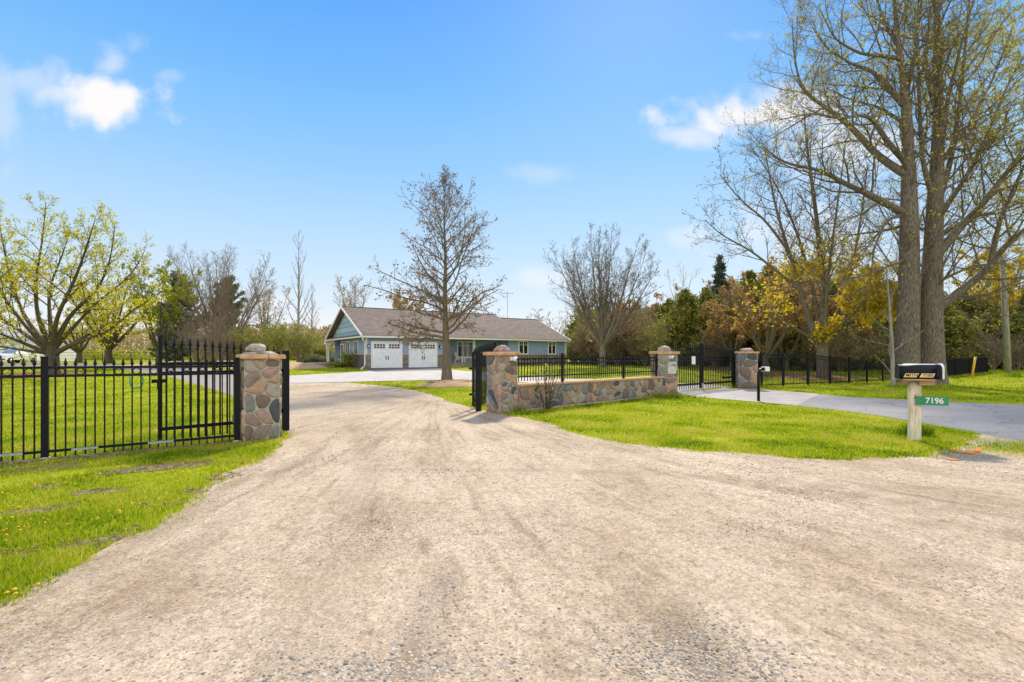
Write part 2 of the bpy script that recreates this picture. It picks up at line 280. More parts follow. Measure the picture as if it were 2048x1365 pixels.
    M['bark_pale'] = bark('pale_smooth_bark', [(.22, .19, .16), (.33, .30, .26), (.42, .385, .34)], .3)
    M['bark_white'] = bark('bleached_bark', [(.40, .37, .33), (.58, .55, .5)], .3)
    M['bark_tan'] = bark('tan_twig_bark', [(.14, .105, .075), (.25, .195, .145), (.33, .27, .21)], .4)
    M['bark_dark'] = bark('dark_twig_bark', [(.05, .038, .028), (.11, .085, .06)], .4)
    # leaves
    M['leaf_spring'] = leaf_mat('young_yellow_green_leaves', [(.32, .33, .008), (.50, .48, .010), (.62, .56, .02), (.44, .31, .02)], .55)
    M['leaf_lime'] = leaf_mat('lime_shrub_leaves', [(.20, .25, .015), (.32, .35, .02), (.38, .38, .04)], .5)
    M['leaf_gold'] = leaf_mat('golden_leaves', [(.48, .38, .012), (.66, .52, .015), (.70, .54, .02), (.46, .35, .02)], .5)
    M['leaf_oak'] = leaf_mat('dry_brown_oak_leaves', [(.085, .06, .038), (.17, .11, .06), (.32, .19, .085), (.14, .095, .055)], .4)
    M['leaf_orange'] = leaf_mat('orange_brown_leaves', [(.22, .13, .05), (.42, .235, .075), (.52, .33, .11), (.32, .25, .06)], .45)
    M['leaf_bud'] = leaf_mat('dull_buds', [(.08, .06, .035), (.16, .11, .05), (.24, .17, .05)], .3)
    M['leaf_budgold'] = leaf_mat('yellow_green_buds', [(.24, .20, .03), (.48, .42, .02), (.60, .52, .03)], .45)
    M['leaf_tan'] = leaf_mat('tan_dry_foliage', [(.20, .135, .07), (.36, .25, .125), (.44, .34, .15), (.28, .26, .07)], .4)
    M['needle'] = leaf_mat('dark_pine_needles', [(.09, .11, .065), (.185, .215, .115), (.31, .33, .19)], .2)
    M['needle_blue'] = leaf_mat('blue_green_needles', [(.045, .065, .045), (.095, .13, .085), (.16, .19, .12)], .2)
    M['cedar'] = leaf_mat('cedar_foliage', [(.08, .10, .022), (.18, .205, .038), (.33, .33, .06), (.46, .39, .075)], .3)
    M['grass'] = leaf_mat('grass_blades', [(.06, .15, .006), (.185, .315, .006), (.36, .45, .006), (.49, .52, .010), (.62, .54, .14)], .45, .7)
    M['dandelion'] = leaf_mat('dandelion_petals', [(.70, .42, .008), (.80, .55, .012)], .2)
    M['straw'] = leaf_mat('dry_straw', [(.40, .30, .16), (.60, .48, .29)], .2)
    m, N, L, b = new_mat('loose_stone'); a = N.new('ShaderNodeAttribute'); a.attribute_name = 'rnd'; c = coords(N, L); n = noise_node(N, L, 60, 3, .7, c)
    r = ramp_node(N, [(0, (.14, .13, .115)), (.22, (.29, .26, .22)), (.5, (.37, .32, .255)), (.75, (.44, .38, .305)), (1, (.53, .49, .43))]); L.new(a.outputs['Fac'], r.inputs[0])
    r2 = ramp_node(N, [(.3, (.7, .7, .7)), (.65, (1.15, 1.15, 1.15))]); L.new(n.outputs[0], r2.inputs[0])
    L.new(mixc(N, L, .8, r.outputs[0], r2.outputs[0], 'MULTIPLY'), b.inputs['Base Color']); b.inputs['Roughness'].default_value = .85; M['pebble'] = m
make_materials()

# ------------------------------------------------------------ object helpers
def tag(o, label=None, cat=None, group=None, kind=None):
    for k, v in (('label', label), ('category', cat), ('group', group), ('kind', kind)):
        if v: o[k] = v
    return o
def empty(name, loc, rz=0, label=None, cat=None, group=None):
    o = bpy.data.objects.new(name, None); COL.objects.link(o); o.location = loc; o.rotation_euler = (0, 0, rz); o.empty_display_size = .2
    return tag(o, label, cat, group)
def copy_tree(o, parent=None):
    c = o.copy(); COL.objects.link(c); c.parent = parent
    for ch in list(o.children): copy_tree(ch, c)
    return c
class MB:
    """collects shapes, becomes ONE mesh object"""
    def __init__(s): s.v = []; s.f = []; s.m = []; s.sm = []; s.r = []
    def add(s, vs, fs, mi=0, smooth=False, rnd=.5):
        b = len(s.v); s.v += [tuple(p) for p in vs]; s.r += [rnd]*len(vs)
        for f in fs: s.f.append([i+b for i in f]); s.m.append(mi); s.sm.append(smooth)
        return s
    def box(s, x0, x1, y0, y1, z0, z1, mi=0, M=None, bev=0.0, rnd=.5):
        if bev <= 0:
            vs = [(x, y, z) for z in (z0, z1) for (x, y) in ((x0, y0), (x1, y0), (x1, y1), (x0, y1))]
            fs = [(3, 2, 1, 0), (4, 5, 6, 7), (0, 1, 5, 4), (1, 2, 6, 5), (2, 3, 7, 6), (3, 0, 4, 7)]
        else:
            vs = []
            for z, i in ((z0, bev), (z0+bev, 0), (z1-bev, 0), (z1, bev)):
                a = [(x0+i, y0+i), (x1-i, y0+i), (x1-i, y1-i), (x0+i, y1-i)]
                vs += [(x, y, z) for x, y in a]
            fs = [(3, 2, 1, 0), (12, 13, 14, 15)]
            for k in range(3):
                for j in range(4): fs.append((k*4+j, k*4+(j+1) % 4, k*4+4+(j+1) % 4, k*4+4+j))
        if M is not None: vs = [M @ Vector(p) for p in vs]
        return s.add(vs, fs, mi, rnd=rnd)
    def tube(s, pts, rad, n=8, mi=0, smooth=True, cap=True):
        pts = [Vector(p) for p in pts]; rad = rad if isinstance(rad, (list, tuple)) else [rad]*len(pts)
        vs = []
        for i, p in enumerate(pts):
            t = (pts[min(i+1, len(pts)-1)]-pts[max(i-1, 0)]).normalized()
            ref = Vector((0, 0, 1)) if abs(t.z) < .9 else Vector((1, 0, 0))
            a = t.cross(ref).normalized(); b = t.cross(a)
            vs += [p+(a*math.cos(2*math.pi*k/n)+b*math.sin(2*math.pi*k/n))*rad[i] for k in range(n)]
        fs = [(i*n+k, i*n+(k+1) % n, (i+1)*n+(k+1) % n, (i+1)*n+k) for i in range(len(pts)-1) for k in range(n)]
        if cap: fs += [tuple(range(n-1, -1, -1)), tuple(range((len(pts)-1)*n, len(pts)*n))]
        return s.add(vs, fs, mi, smooth)
    def lathe(s, prof, x, y, n=8, mi=0, smooth=True, z0=0):
        vs = [(x+r*math.cos(2*math.pi*k/n), y+r*math.sin(2*math.pi*k/n), z0+z) for r, z in prof for k in range(n)]
        fs = [(i*n+k, i*n+(k+1) % n, (i+1)*n+(k+1) % n, (i+1)*n+k) for i in range(len(prof)-1) for k in range(n)]
        fs += [tuple(range(n-1, -1, -1)), tuple(range((len(prof)-1)*n, len(prof)*n))]
        return s.add(vs, fs, mi, smooth)
    def prism(s, poly, axis, a, b, mi=0, M=None):
        """poly in the plane normal to axis, from a to b"""
        def P(u, v, w): return {'x': (w, u, v), 'y': (u, w, v), 'z': (u, v, w)}[axis]
        n = len(poly); vs = [P(u, v, a) for u, v in poly]+[P(u, v, b) for u, v in poly]
        if M is not None: vs = [M @ Vector(p) for p in vs]
        fs = [tuple(range(n-1, -1, -1)), tuple(range(n, 2*n))]+[(i, (i+1) % n, n+(i+1) % n, n+i) for i in range(n)]
        return s.add(vs, fs, mi)
    def build(s, name, mats, parent=None, loc=None, rot=None, fix=True):
        me = bpy.data.meshes.new(name); me.from_pydata(s.v, [], s.f)
        mats = mats if isinstance(mats, (list, tuple)) else [mats]
        for m in mats: me.materials.append(MATS[m] if isinstance(m, str) else m)
        me.polygons.foreach_set('material_index', s.m); me.polygons.foreach_set('use_smooth', s.sm)
        a = me.attributes.new('rnd', 'FLOAT', 'POINT'); a.data.foreach_set('value', s.r)
        if fix:
            bm = bmesh.new(); bm.from_mesh(me); bmesh.ops.recalc_face_normals(bm, faces=bm.faces); bm.to_mesh(me); bm.free()
        me.update()
        o = bpy.data.objects.new(name, me); COL.objects.link(o)
        if parent is not None: o.parent = parent
        if loc is not None: o.location = loc
        if rot is not None: o.rotation_euler = rot
        return o
def np_mesh(name, V, F, mats, midx=None, rnd=None, smooth=False, attrs=None):
    """fast mesh: V (n,3); F list of (k,c) int arrays"""
    me = bpy.data.meshes.new(name); V = np.asarray(V, dtype=np.float32); me.vertices.add(len(V)); me.vertices.foreach_set('co', V.ravel())
    F = [np.asarray(f, dtype=np.int32) for f in F if len(f)]
    li = np.concatenate([f.ravel() for f in F]); me.loops.add(len(li)); me.loops.foreach_set('vertex_index', li)
    tot = np.concatenate([np.full(len(f), f.shape[1], np.int32) for f in F]); st = np.concatenate([[0], np.cumsum(tot)[:-1]]).astype(np.int32)
    me.polygons.add(len(tot)); me.polygons.foreach_set('loop_start', st)
    try: me.polygons.foreach_set('loop_total', tot)
    except Exception: pass
    for m in (mats if isinstance(mats, (list, tuple)) else [mats]): me.materials.append(MATS[m] if isinstance(m, str) else m)
    if midx is not None: me.polygons.foreach_set('material_index', np.asarray(midx, dtype=np.int32))
    sm = smooth if isinstance(smooth, np.ndarray) else np.full(len(tot), bool(smooth))
    me.polygons.foreach_set('use_smooth', sm)
    for k, v in ([('rnd', rnd)] if rnd is not None else [])+list((attrs or {}).items()):
        a = me.attributes.new(k, 'FLOAT', 'POINT'); a.data.foreach_set('value', np.asarray(v, dtype=np.float32))
    me.update(calc_edges=True); me.validate()
    return me
def link(name, me, parent=None, loc=None):
    o = bpy.data.objects.new(name, me); COL.objects.link(o)
    if parent is not None: o.parent = parent
    if loc is not None: o.location = loc
    return o
_txt = {}
def text(name, s, size, mat, parent, loc, rot, shear=0, sx=1.0, depth=.0015, bold=0.0):
    cu = bpy.data.curves.new('lettering', 'FONT'); cu.body = s; cu.size = size; cu.extrude = depth; cu.align_x = 'CENTER'; cu.align_y = 'CENTER'; cu.shear = shear; cu.offset = bold
    t = bpy.data.objects.new('lettering_source', cu); COL.objects.link(t)
    me = bpy.data.meshes.new_from_object(t.evaluated_get(bpy.context.evaluated_depsgraph_get())); bpy.data.objects.remove(t); bpy.data.curves.remove(cu)
    me.materials.clear(); me.materials.append(MATS[mat]); me.name = name
    o = link(name, me, parent, loc); o.rotation_euler = rot; o.scale = (sx, 1, 1); return o
def vnoise(x, y, seed=0):
    """smooth value noise in 2-D, 0..1"""
    xi = np.floor(x).astype(np.int64); yi = np.floor(y).astype(np.int64); fx = x-xi; fy = y-yi
    fx = fx*fx*(3-2*fx); fy = fy*fy*(3-2*fy)
    def h(a, b):
        n = (a*374761393+b*668265263+seed*982451653) & 0x7fffffff
        n = ((n ^ (n >> 13))*1274126177) & 0x7fffffff
        return ((n ^ (n >> 16)) & 0xffff)/65535.0
    return (h(xi, yi)*(1-fx)+h(xi+1, yi)*fx)*(1-fy)+(h(xi, yi+1)*(1-fx)+h(xi+1, yi+1)*fx)*fy
def fbm(x, y, seed=0, o=4):
    t = 0; a = .5; s = 0
    for k in range(o):
        t = t+a*vnoise(x*2**k, y*2**k, seed+k*17); s += a; a *= .5
    return t/s
def pip(px, py, poly):
    poly = np.asarray(poly)[:, :2]; ins = np.zeros(len(px), bool); j = len(poly)-1
    for i in range(len(poly)):
        xi, yi = poly[i]; xj, yj = poly[j]
        if yi != yj:
            c = ((yi > py) != (yj > py)) & (px < (xj-xi)*(py-yi)/(yj-yi)+xi); ins ^= c
        j = i
    return ins

# ------------------------------------------------------------ ground, drives, beds
def jag(poly, step=.12, amp=.05, seed=1):
    out = []; n = len(poly)
    for i in range(n):
        a = Vector((poly[i][0], poly[i][1])); b = Vector((poly[(i+1) % n][0], poly[(i+1) % n][1])); d = b-a; k = max(1, int(d.length/step)); k = min(k, 140)
        nn = Vector((-d.y, d.x)).normalized() if d.length > 0 else Vector((0, 0))
        for j in range(k):
            p = a+d*(j/k); f = amp*(1+.04*max(0, p.y))
            q = float(fbm(np.array([p.x*1.6]), np.array([p.y*1.6]), seed, 4)[0])-.5+.5*(float(fbm(np.array([p.x*7]), np.array([p.y*7]), seed+5, 2)[0])-.5)
            out.append(p+nn*(q*4*f))
    return [(p.x, p.y) for p in out]
def sheet(name, poly, off, mat, step=None, ylim=16, relief=None, attr=None, dome=0):
    bm = bmesh.new(); vs = [bm.verts.new((x, y, 0)) for x, y in poly]; f = bm.faces.new(vs)
    bmesh.ops.triangulate(bm, faces=[f])
    xs = [p[0] for p in poly]; ys = [p[1] for p in poly]
    cuts = [((0, y, 0), (0, 1, 0)) for y in KY if min(ys) < y < max(ys)]
    if step:
        y = max(min(ys), -1.0)
        while y < min(max(ys), ylim): cuts.append(((0, y, 0), (0, 1, 0))); y += step
        x = max(min(xs), -14)
        while x < min(max(xs), 16): cuts.append(((x, 0, 0), (1, 0, 0))); x += step
    for co, no in cuts:
        bmesh.ops.bisect_plane(bm, geom=bm.verts[:]+bm.edges[:]+bm.faces[:], plane_co=co, plane_no=no, dist=1e-5)
    bmesh.ops.triangulate(bm, faces=bm.faces[:])
    if dome:
        cx, cy = sum(xs)/len(xs), sum(ys)/len(ys)
    for v in bm.verts:
        z = H(v.co.y)+off
        if relief and not v.is_boundary: z += relief(v.co.x, v.co.y)
        v.co.z = z
    for fc in bm.faces:
        fc.smooth = True
        if fc.normal.z < 0: fc.normal_flip()
    me = bpy.data.meshes.new(name); bm.to_mesh(me); bm.free(); me.materials.append(MATS[mat])
    if attr:
        a = me.attributes.new('track', 'FLOAT', 'POINT'); a.data.foreach_set('value', [attr(v.co.x, v.co.y) for v in me.vertices])
    o = link(name, me); o['kind'] = 'structure'; return o
def mound(name, cx, cy, rx, ry, h, mat, seed=1, rz=0):
    rng = np.random.default_rng(seed); nr, na = 7, 40; vs = []; fs = []
    for i in range(nr+1):
        r = i/nr
        for j in range(na):
            a = 2*math.pi*j/na; k = 1+.14*(float(fbm(np.array([math.cos(a)*2+seed]), np.array([math.sin(a)*2.]), seed)[0])-.5)*2
            x = rx*r*k*math.cos(a); y = ry*r*k*math.sin(a); x, y = x*math.cos(rz)-y*math.sin(rz), x*math.sin(rz)+y*math.cos(rz)
            z = h*(1-r*r)**.8*(1+.3*(rng.random()-.5)) if i < nr else -.03
            vs.append((cx+x, cy+y, H(cy+y)+z+.006*(i < nr)))
    for i in range(nr):
        for j in range(na): fs.append((i*na+j, i*na+(j+1) % na, (i+1)*na+(j+1) % na, (i+1)*na+j))
    mb = MB(); mb.add(vs, fs, 0, True); o = mb.build(name, mat); o['kind'] = 'structure'; return o

def G(*pts): return [gp(x, y).xy[:] for x, y in pts]
ys = sorted(set([-60, 0, 12]+[float(k) for k in KY[1:-1]]+[80, 200, 1500])); xs = [-1500, -200, -60, 0, 60, 200, 1500]
V = [(x, y, H(y)) for y in ys for x in xs]; nx = len(xs)
mb = MB(); mb.add(V, [(j*nx+i, j*nx+i+1, (j+1)*nx+i+1, (j+1)*nx+i) for j in range(len(ys)-1) for i in range(nx-1)])
tag(mb.build('ground', 'lawn'), kind='structure')

left_edge = G((0, 1240), (60, 1190), (130, 1152), (200, 1112), (265, 1085), (330, 1060), (380, 1020), (420, 985), (480, 950), (530, 922), (572, 892), (588, 872), (575, 858), (545, 838), (520, 820), (500, 806))
lane_edge = G((478, 797), (440, 784), (395, 770), (351, 757), (300, 748), (254, 741), (200, 735.5))
right_edge = G((690, 766), (800, 776), (860, 790), (900, 805), (940, 818), (985, 829), (1040, 838), (1100, 850), (1150, 867), (1250, 890), (1320, 897), (1400, 905), (1500, 912), (1600, 919), (1700, 924), (1800, 921), (1870, 916), (1900, 905), (1940, 894), (1962, 880), (1975, 868), (2048, 884))
GRAVEL = [(-9, -8), (-7, .5)]+left_edge+[(x, y) for x, y in G((478, 796), (530, 770), (578, 766.5))]+right_edge+[(16, 6.5), (26, 5), (26, -8)]
LANE = lane_edge+[(x, y) for x, y in G((0, 733), (-160, 733), (-160, 727.5), (0, 727.5), (200, 728.5), (300, 730), (400, 736), (480, 744), (578, 757), (578, 766))]+G((530, 769), (479, 795))
CONC = G((572, 767.3), (640, 766.3), (780, 763), (865, 761), (930, 760))+[(-1.2, 27.6), (1.0, 26.4), (3.2, 24.2), (5.0, 22.0), (6.3, 20.3)]+[(11.0, 24.1), (9.6, 25.8), (7.2, 28.0), (4.2, 29.6), (.4, 32)]+G((1000, 747), (940, 743.5), (905, 740.5), (893, 735), (815, 735.6), (742, 736.6), (735, 743.5), (680, 747), (620, 750), (572, 753))
TRACKS = []
def poly_track(pts, w, k):
    P = G(*pts) if pts[0][1] > 100 else pts
    TRACKS.append((np.array(P), w, k))
poly_track([(600, 880), (640, 905), (600, 930), (480, 968), (300, 1070), (120, 1180)], .16, .8)
poly_track([(700, 850), (720, 900), (780, 940), (900, 943), (1100, 942), (1300, 950), (1500, 960), (1760, 985), (2048, 1035)], .10, .75)
poly_track([(700, 850), (640, 900), (560, 960), (400, 1080), (200, 1290)], .14, .4)
poly_track([(720, 860), (740, 950), (700, 1040), (640, 1200), (600, 1365)], .3, .35)
poly_track([(1400, 955), (1600, 985), (1800, 1005), (1900, 1022), (2048, 1035)], .12, 1.0)
poly_track([(1480, 1010), (1650, 1040), (1720, 1060), (1800, 1100), (2048, 1160)], .14, .6)
poly_track([(1800, 1048), (1900, 1055), (2048, 1068)], .06, .9)
poly_track([(1650, 1100), (1800, 1130), (1900, 1140)], .16, .7)
poly_track([(1500, 1060), (1600, 1085), (1640, 1090)], .07, .6)
poly_track([(870, 1140), (878, 1200), (860, 1280), (840, 1365)], .13, .9)
poly_track([(1360, 1210), (1400, 1290), (1430, 1365)], .14, .9)
poly_track([(650, 795), (700, 785), (760, 790), (830, 800), (880, 812)], .28, .7)
poly_track([(940, 822), (1000, 834), (1060, 845)], .22, .5)
poly_track([(1680, 1180), (1780, 1240), (1900, 1260)], .1, .5)
def track_val(x, y):
    if y > 24 or y < 1.5: return 0.0
    p = np.array([x, y]); best = 0
    wob = .12*(float(fbm(np.array([x*1.3]), np.array([y*1.3]), 8)[0])-.5)
    for P, w, k in TRACKS:
        a = P[:-1]; d = P[1:]-a; t = np.clip(((p-a)*d).sum(1)/(d*d).sum(1), 0, 1); q = np.sqrt((((a+d*t[:, None])-p)**2).sum(1)).min()+wob
        best = max(best, k*max(0, 1-(q/w)**2))
    return best
def gravel_relief(x, y):
    return .012*float(fbm(np.array([x*.9]), np.array([y*.9]), 4)[0])
GRAVEL_OUT = [(-9, -8), (-7.2, .6)]+[(x-.15, y+.04) for x, y in left_edge]+[(x, y) for x, y in G((478, 796), (530, 770), (578, 766.5))]+[(x+.02, y+.15) for x, y in right_edge]+[(16, 6.6), (26, 5.1), (26, -8)]
sheet('gravel_drive', jag(GRAVEL_OUT, .10, .06, 3), .004, 'gravel', step=.22, ylim=19, relief=gravel_relief, attr=track_val)
sheet('side_lane', jag(LANE, .25, .03, 5), .008, 'far_drive')
sheet('concrete_drive', jag(CONC, .6, .004, 6), .022, 'concrete')
APRON = G((1352, 783), (1370, 793), (1430, 798), (1500, 803.5), (1592, 812))+G((1640, 789.5), (1600, 785.5), (1540, 781), (1478, 777.5))
ASPH = G((1592, 812), (1680, 822), (1750, 831), (1850, 848), (1920, 861), (1968, 870), (2048, 885))+[(16, 6.9), (30, 4.5), (30, 9), (20, 15)]+G((2048, 811), (1950, 807), (1850, 802), (1760, 798), (1700, 795), (1640, 789.5))
sheet('concrete_apron', jag(APRON, .3, .006, 9), .012, 'apron')
sheet('asphalt_driveway', jag(ASPH, .15, .012, 10), .009, 'asphalt')
# soil along the left fence, bare patches, paint
FA = Vector((at(90, 7.31), 7.31)); FB = Vector((at(474, 8.78), 8.78)); FD = (FB-FA).normalized(); FN = Vector((FD.y, -FD.x))
FANG = math.atan2(FD.y, FD.x)
s0 = FA-FD*3.2; s1 = FB+FD*.05
SOIL = [tuple(s0+FN*.42), tuple(FA+FN*.36), tuple((FA+FB)/2+FN*.33), tuple(s1+FN*.24), tuple(s1-FN*.10), tuple(s0-FN*.10)]
sheet('soil_strip', jag(SOIL, .08, .05, 12), .010, 'soil')
def ellipse(px, py, a, b, rz=0):
    c = gp(px, py); return [(c.x+a*math.cos(t)*math.cos(rz)-b*math.sin(t)*math.sin(rz), c.y+a*math.cos(t)*math.sin(rz)+b*math.sin(t)*math.cos(rz)) for t in np.linspace(0, 2*math.pi, 26)[:-1]]
BARE = []
for (px, py, a, b, rz) in [(315, 936, .75, .24, .5), (100, 973, .20, .12, .3), (192, 985, .30, .08, .3), (70, 1022, .42, .12, .4), (200, 1085, .30, .09, .4), (395, 985, .18, .10, .4), (420, 905, .35, .07, .5), (60, 940, .6, .09, .5), (450, 955, .2, .12, .3), (250, 1060, .18, .06, .3), (330, 1010, .22, .05, .3), (20, 1110, .2, .07, .2)]:
    e = jag(ellipse(px, py, a, b, rz), .05, .035, int(px)); BARE.append(e); sheet('bare_earth', e, .006, 'soil')
for pts, w in (([(1904, 902), (1915, 907), (1935, 909), (1950, 906), (1966, 897)], .055), ([(1897, 921), (1914, 922)], .05)):
    P = [Vector(p) for p in G(*pts)]; l = []; r_ = []
    for i, p in enumerate(P):
        t = (P[min(i+1, len(P)-1)]-P[max(i-1, 0)]).normalized(); n = Vector((-t.y, t.x)); ww = w*(1, .8, 1.1, .7, .9)[i % 5]; l.append(tuple(p+n*ww)); r_.append(tuple(p-n*ww))
    sheet('paint_mark', jag(l+r_[::-1], .03, .014, 3), .020, 'orange_paint')
def gm(name, px, py, rx, ry, h, mat, seed): c = gp(px, py); return mound(name, c.x, c.y, rx, ry, h, mat, seed)
gm('mulch_ring', 900, 772, 1.75, 1.25, .24, 'mulch', 2)
sheet('garage_strip', jag(G((737, 736.4), (815, 735.4), (890, 734.9), (903, 738.5), (893, 741), (820, 742.2), (752, 744.5), (736, 742.5)), .5, .02, 8), .030, 'dark_strip_grey')  # darker blue-grey strip laid over the concrete along the garage doors
gm('mulch_ring', 85, 751, 3.6, 1.7, .16, 'red_mulch', 3)
gm('mulch_bed', 556, 736, 4.6, 3.0, .5, 'mulch', 4); gm('mulch_bed', 430, 731, 9, 4.5, .45, 'mulch', 5)
gm('mulch_bed', 640, 724, 3.0, 2.0, .12, 'mulch', 6)
gm('mulch_ring', 1640, 757, 2.6, 1.9, .16, 'red_mulch', 7); gm('mulch_ring', 1565, 752, 2.6, 1.4, .12, 'red_mulch', 8); gm('mulch_ring', 1490, 740, 3, 2, .2, 'red_mulch', 9)

# ------------------------------------------------------------ house
HA = R(33); HC, HS = math.cos(HA), math.sin(HA); E0 = Vector((-12.4, 39.7)); HB = .47
def hx(px, yo):           # local x on the line y = yo seen at pixel column px
    r = (px-CX)/FPX; ox = E0.x-HS*yo; oy = E0.y+HC*yo; return (r*oy-ox)/(HC-r*HS)
def hy(px, xo):
    r = (px-CX)/FPX; ox = E0.x+HC*xo; oy = E0.y+HS*xo; return (r*oy-ox)/(-HS-r*HC)
def hz(py, x, y): Y = E0.y+HS*x+HC*y; return zz(py, Y)-HB
house = empty('bungalow', (E0.x, E0.y, HB), HA, 'long blue bungalow with brown shingle roof, two white garage doors and stone skirting', 'house')
WF, WL = .45, .45
XG = hx(886.5, WF); XR = hx(1017, WF); XE = hx(1131, WF); WB = hy(681, WL); YR = 1.9+WF; EZ = 2.62; RD = 13.9; RW = RD/2; RZ = 5.55; PIT = (RZ-EZ)/RW
XS = hx(1051, 0); XT = 22.4; RW2 = 6.0; RX = 17.0
def hwall(name, boxes, mat):
    mb = MB()
    for b in boxes: mb.box(*b)
    return mb.build(name, mat, house)
T = .2
hwall('wall', [(WL, XG, WF, WF+T, 0, EZ), (WL, WL+T, WF+T, WB, 0, EZ), (XG-T, XG, WF+T, YR, 0, EZ), (XG, XR, YR, YR+T, 0, EZ), (XR, XR+T, WF+T, YR+T, 0, EZ), (XR, XE, WF, WF+T, 0, EZ), (XE-T, XE, WF+T, 11.5, 0, EZ), (WL, XE-T, 11.5, 11.5+T, 0, EZ)], 'siding')
D = .06
def hbox(name, mat, *bx, parent=None): mb = MB(); mb.box(*bx); return mb.build(name, mat, parent or house)
hbox('stone_skirting', 'ledge_x', WL-D, XG+D, WF-D, WF-.003, -.3, 1.12); hbox('stone_skirting', 'ledge_x', XR-D, XE+D, WF-D, WF-.003, -.3, 1.12)
hbox('stone_skirting', 'ledge_y', WL-D+.002, WL-.003, WF, WB, -.3, 1.118); hbox('stone_skirting', 'ledge_y', XG+.003, XG+D-.002, WF, YR-.003, -.3, 1.118)
for x0, x1 in ((WL-D-.03, hx(741.9, WF-.06)-.003), (hx(804.8, WF-.06)+.003, hx(817.3, WF-.06)-.003), (hx(874.5, WF-.06)+.003, XG+D+.03), (XR-D-.03, XE+D+.03)): hbox('stone_sill', 'sandstone', x0, x1, WF-D-.03, WF-.001, 1.122, 1.17)
hbox('stone_sill', 'sandstone', WL-D-.03, WL-.001, WF, WB, 1.122, 1.17)
# gable triangles
for x0, w, mat in ((WL+.06, RW, 'shakes'),):
    a = WF-.05; mb = MB(); mb.prism([(a, EZ), (RD-a, EZ), (RW, EZ+PIT*(RW-a))], 'x', x0, x0+T); mb.build('gable', mat, house)
mb = MB(); mb.prism([(.5, EZ), (2*RW2-.3, EZ), (RW2, EZ+PIT*(RW2-.5))], 'x', XE-T, XE); mb.build('gable', 'siding', house)
# roof
def slope(x0, x1, y0, z0, y1, z1, t=.16):
    mb = MB(); n = Vector((0, -(z1-z0), (y1-y0))).normalized()*t
    if n.z < 0: n = -n
    vs = [(x0, y0, z0), (x1, y0, z0), (x1, y1, z1), (x0, y1, z1)]; vs += [(x, y+n.y, z+n.z) for x, y, z in vs]
    mb.add(vs, [(3, 2, 1, 0), (4, 5, 6, 7), (0, 1, 5, 4), (1, 2, 6, 5), (2, 3, 7, 6), (3, 0, 4, 7)]); return mb
roof = slope(0, RX, 0, EZ, RW, RZ).build('roof', 'shingle', house)
slope(0, RX, RD, EZ, RW+.01, RZ).build('roof', 'shingle', house)
r2z = EZ-.02+PIT*(RW2)
slope(RX+.01, XT, .12, EZ-.02, RW2+.12, r2z).build('roof', 'shingle', house)
slope(RX+.01, XT, 2*RW2+.24, EZ-.02, RW2+.13, r2z).build('roof', 'shingle', house)
mb = MB(); mb.prism([(.3, EZ), (RD-.3, EZ), (RW, RZ-.1)], 'x', RX-.25, RX-.05); mb.build('gable', 'siding', house)
hbox('ridge_cap', 'shingle', .02, RX, RW-.12, RW+.12, RZ+.155, RZ+.19, parent=roof); hbox('ridge_cap', 'shingle', RX+.02, XT, RW2, RW2+.25, r2z+.155, r2z+.19, parent=roof)
# soffit, fascia, gutters, rake boards
for bx in ((.02, XG, .05, WF-.002, EZ-.06, EZ-.02), (XG, XR, .05, YR-.003, EZ-.06, EZ-.02), (XR, XT, .17, WF-.002, EZ-.06, EZ-.02), (.05, WL-.003, WF, RD-.05, EZ-.06, EZ-.02)): hbox('soffit', 'soffit', *bx)
for bx in ((-.02, RX, -.13, -.01, EZ-.06, EZ+.10), (RX+.005, XT, -.01, .11, EZ-.08, EZ+.08), (-.13, -.021, -.13, RD+.1, EZ-.06, EZ+.08)): hbox('gutter', 'cream', *bx)
mb = MB(); mb.box(0, .42, .1, RD-.1, EZ-.018, EZ+.22); mb.build('gable_shelf', 'soffit', house)
for sgn in (0, 1):
    mb = MB()
    y0, y1 = (-.02, RW) if sgn == 0 else (RD+.02, RW)
    mb.add([(-.06, y0, EZ-.03), (-.003, y0, EZ-.03), (-.003, y0, EZ+.17), (-.06, y0, EZ+.17), (-.06, y1, RZ-.03), (-.003, y1, RZ-.03), (-.003, y1, RZ+.17), (-.06, y1, RZ+.17)], [(0, 1, 2, 3), (7, 6, 5, 4), (0, 4, 5, 1), (1, 5, 6, 2), (2, 6, 7, 3), (3, 7, 4, 0)])
    mb.build('rake_board', 'white', house); mb = MB()
    y0, y1 = (.1, RW2+.12) if sgn == 0 else (2*RW2+.26, RW2+.12)
    mb.add([(XT+.003, y0, EZ-.05), (XT+.06, y0, EZ-.05), (XT+.06, y0, EZ+.14), (XT+.003, y0, EZ+.14), (XT+.003, y1, r2z-.05), (XT+.06, y1, r2z-.05), (XT+.06, y1, r2z+.15), (XT+.003, y1, r2z+.15)], [(0, 1, 2, 3), (7, 6, 5, 4), (0, 4, 5, 1), (1, 5, 6, 2), (2, 6, 7, 3), (3, 7, 4, 0)])
    mb.build('rake_board', 'white', house)
def face_m(kind, x, y, z):   # (u, outward, up) -> house local
    if kind == 'front': return Matrix(((1, 0, 0, x), (0, -1, 0, y), (0, 0, 1, z), (0, 0, 0, 1)))
    return Matrix(((0, -1, 0, x), (1, 0, 0, y), (0, 0, 1, z), (0, 0, 0, 1)))
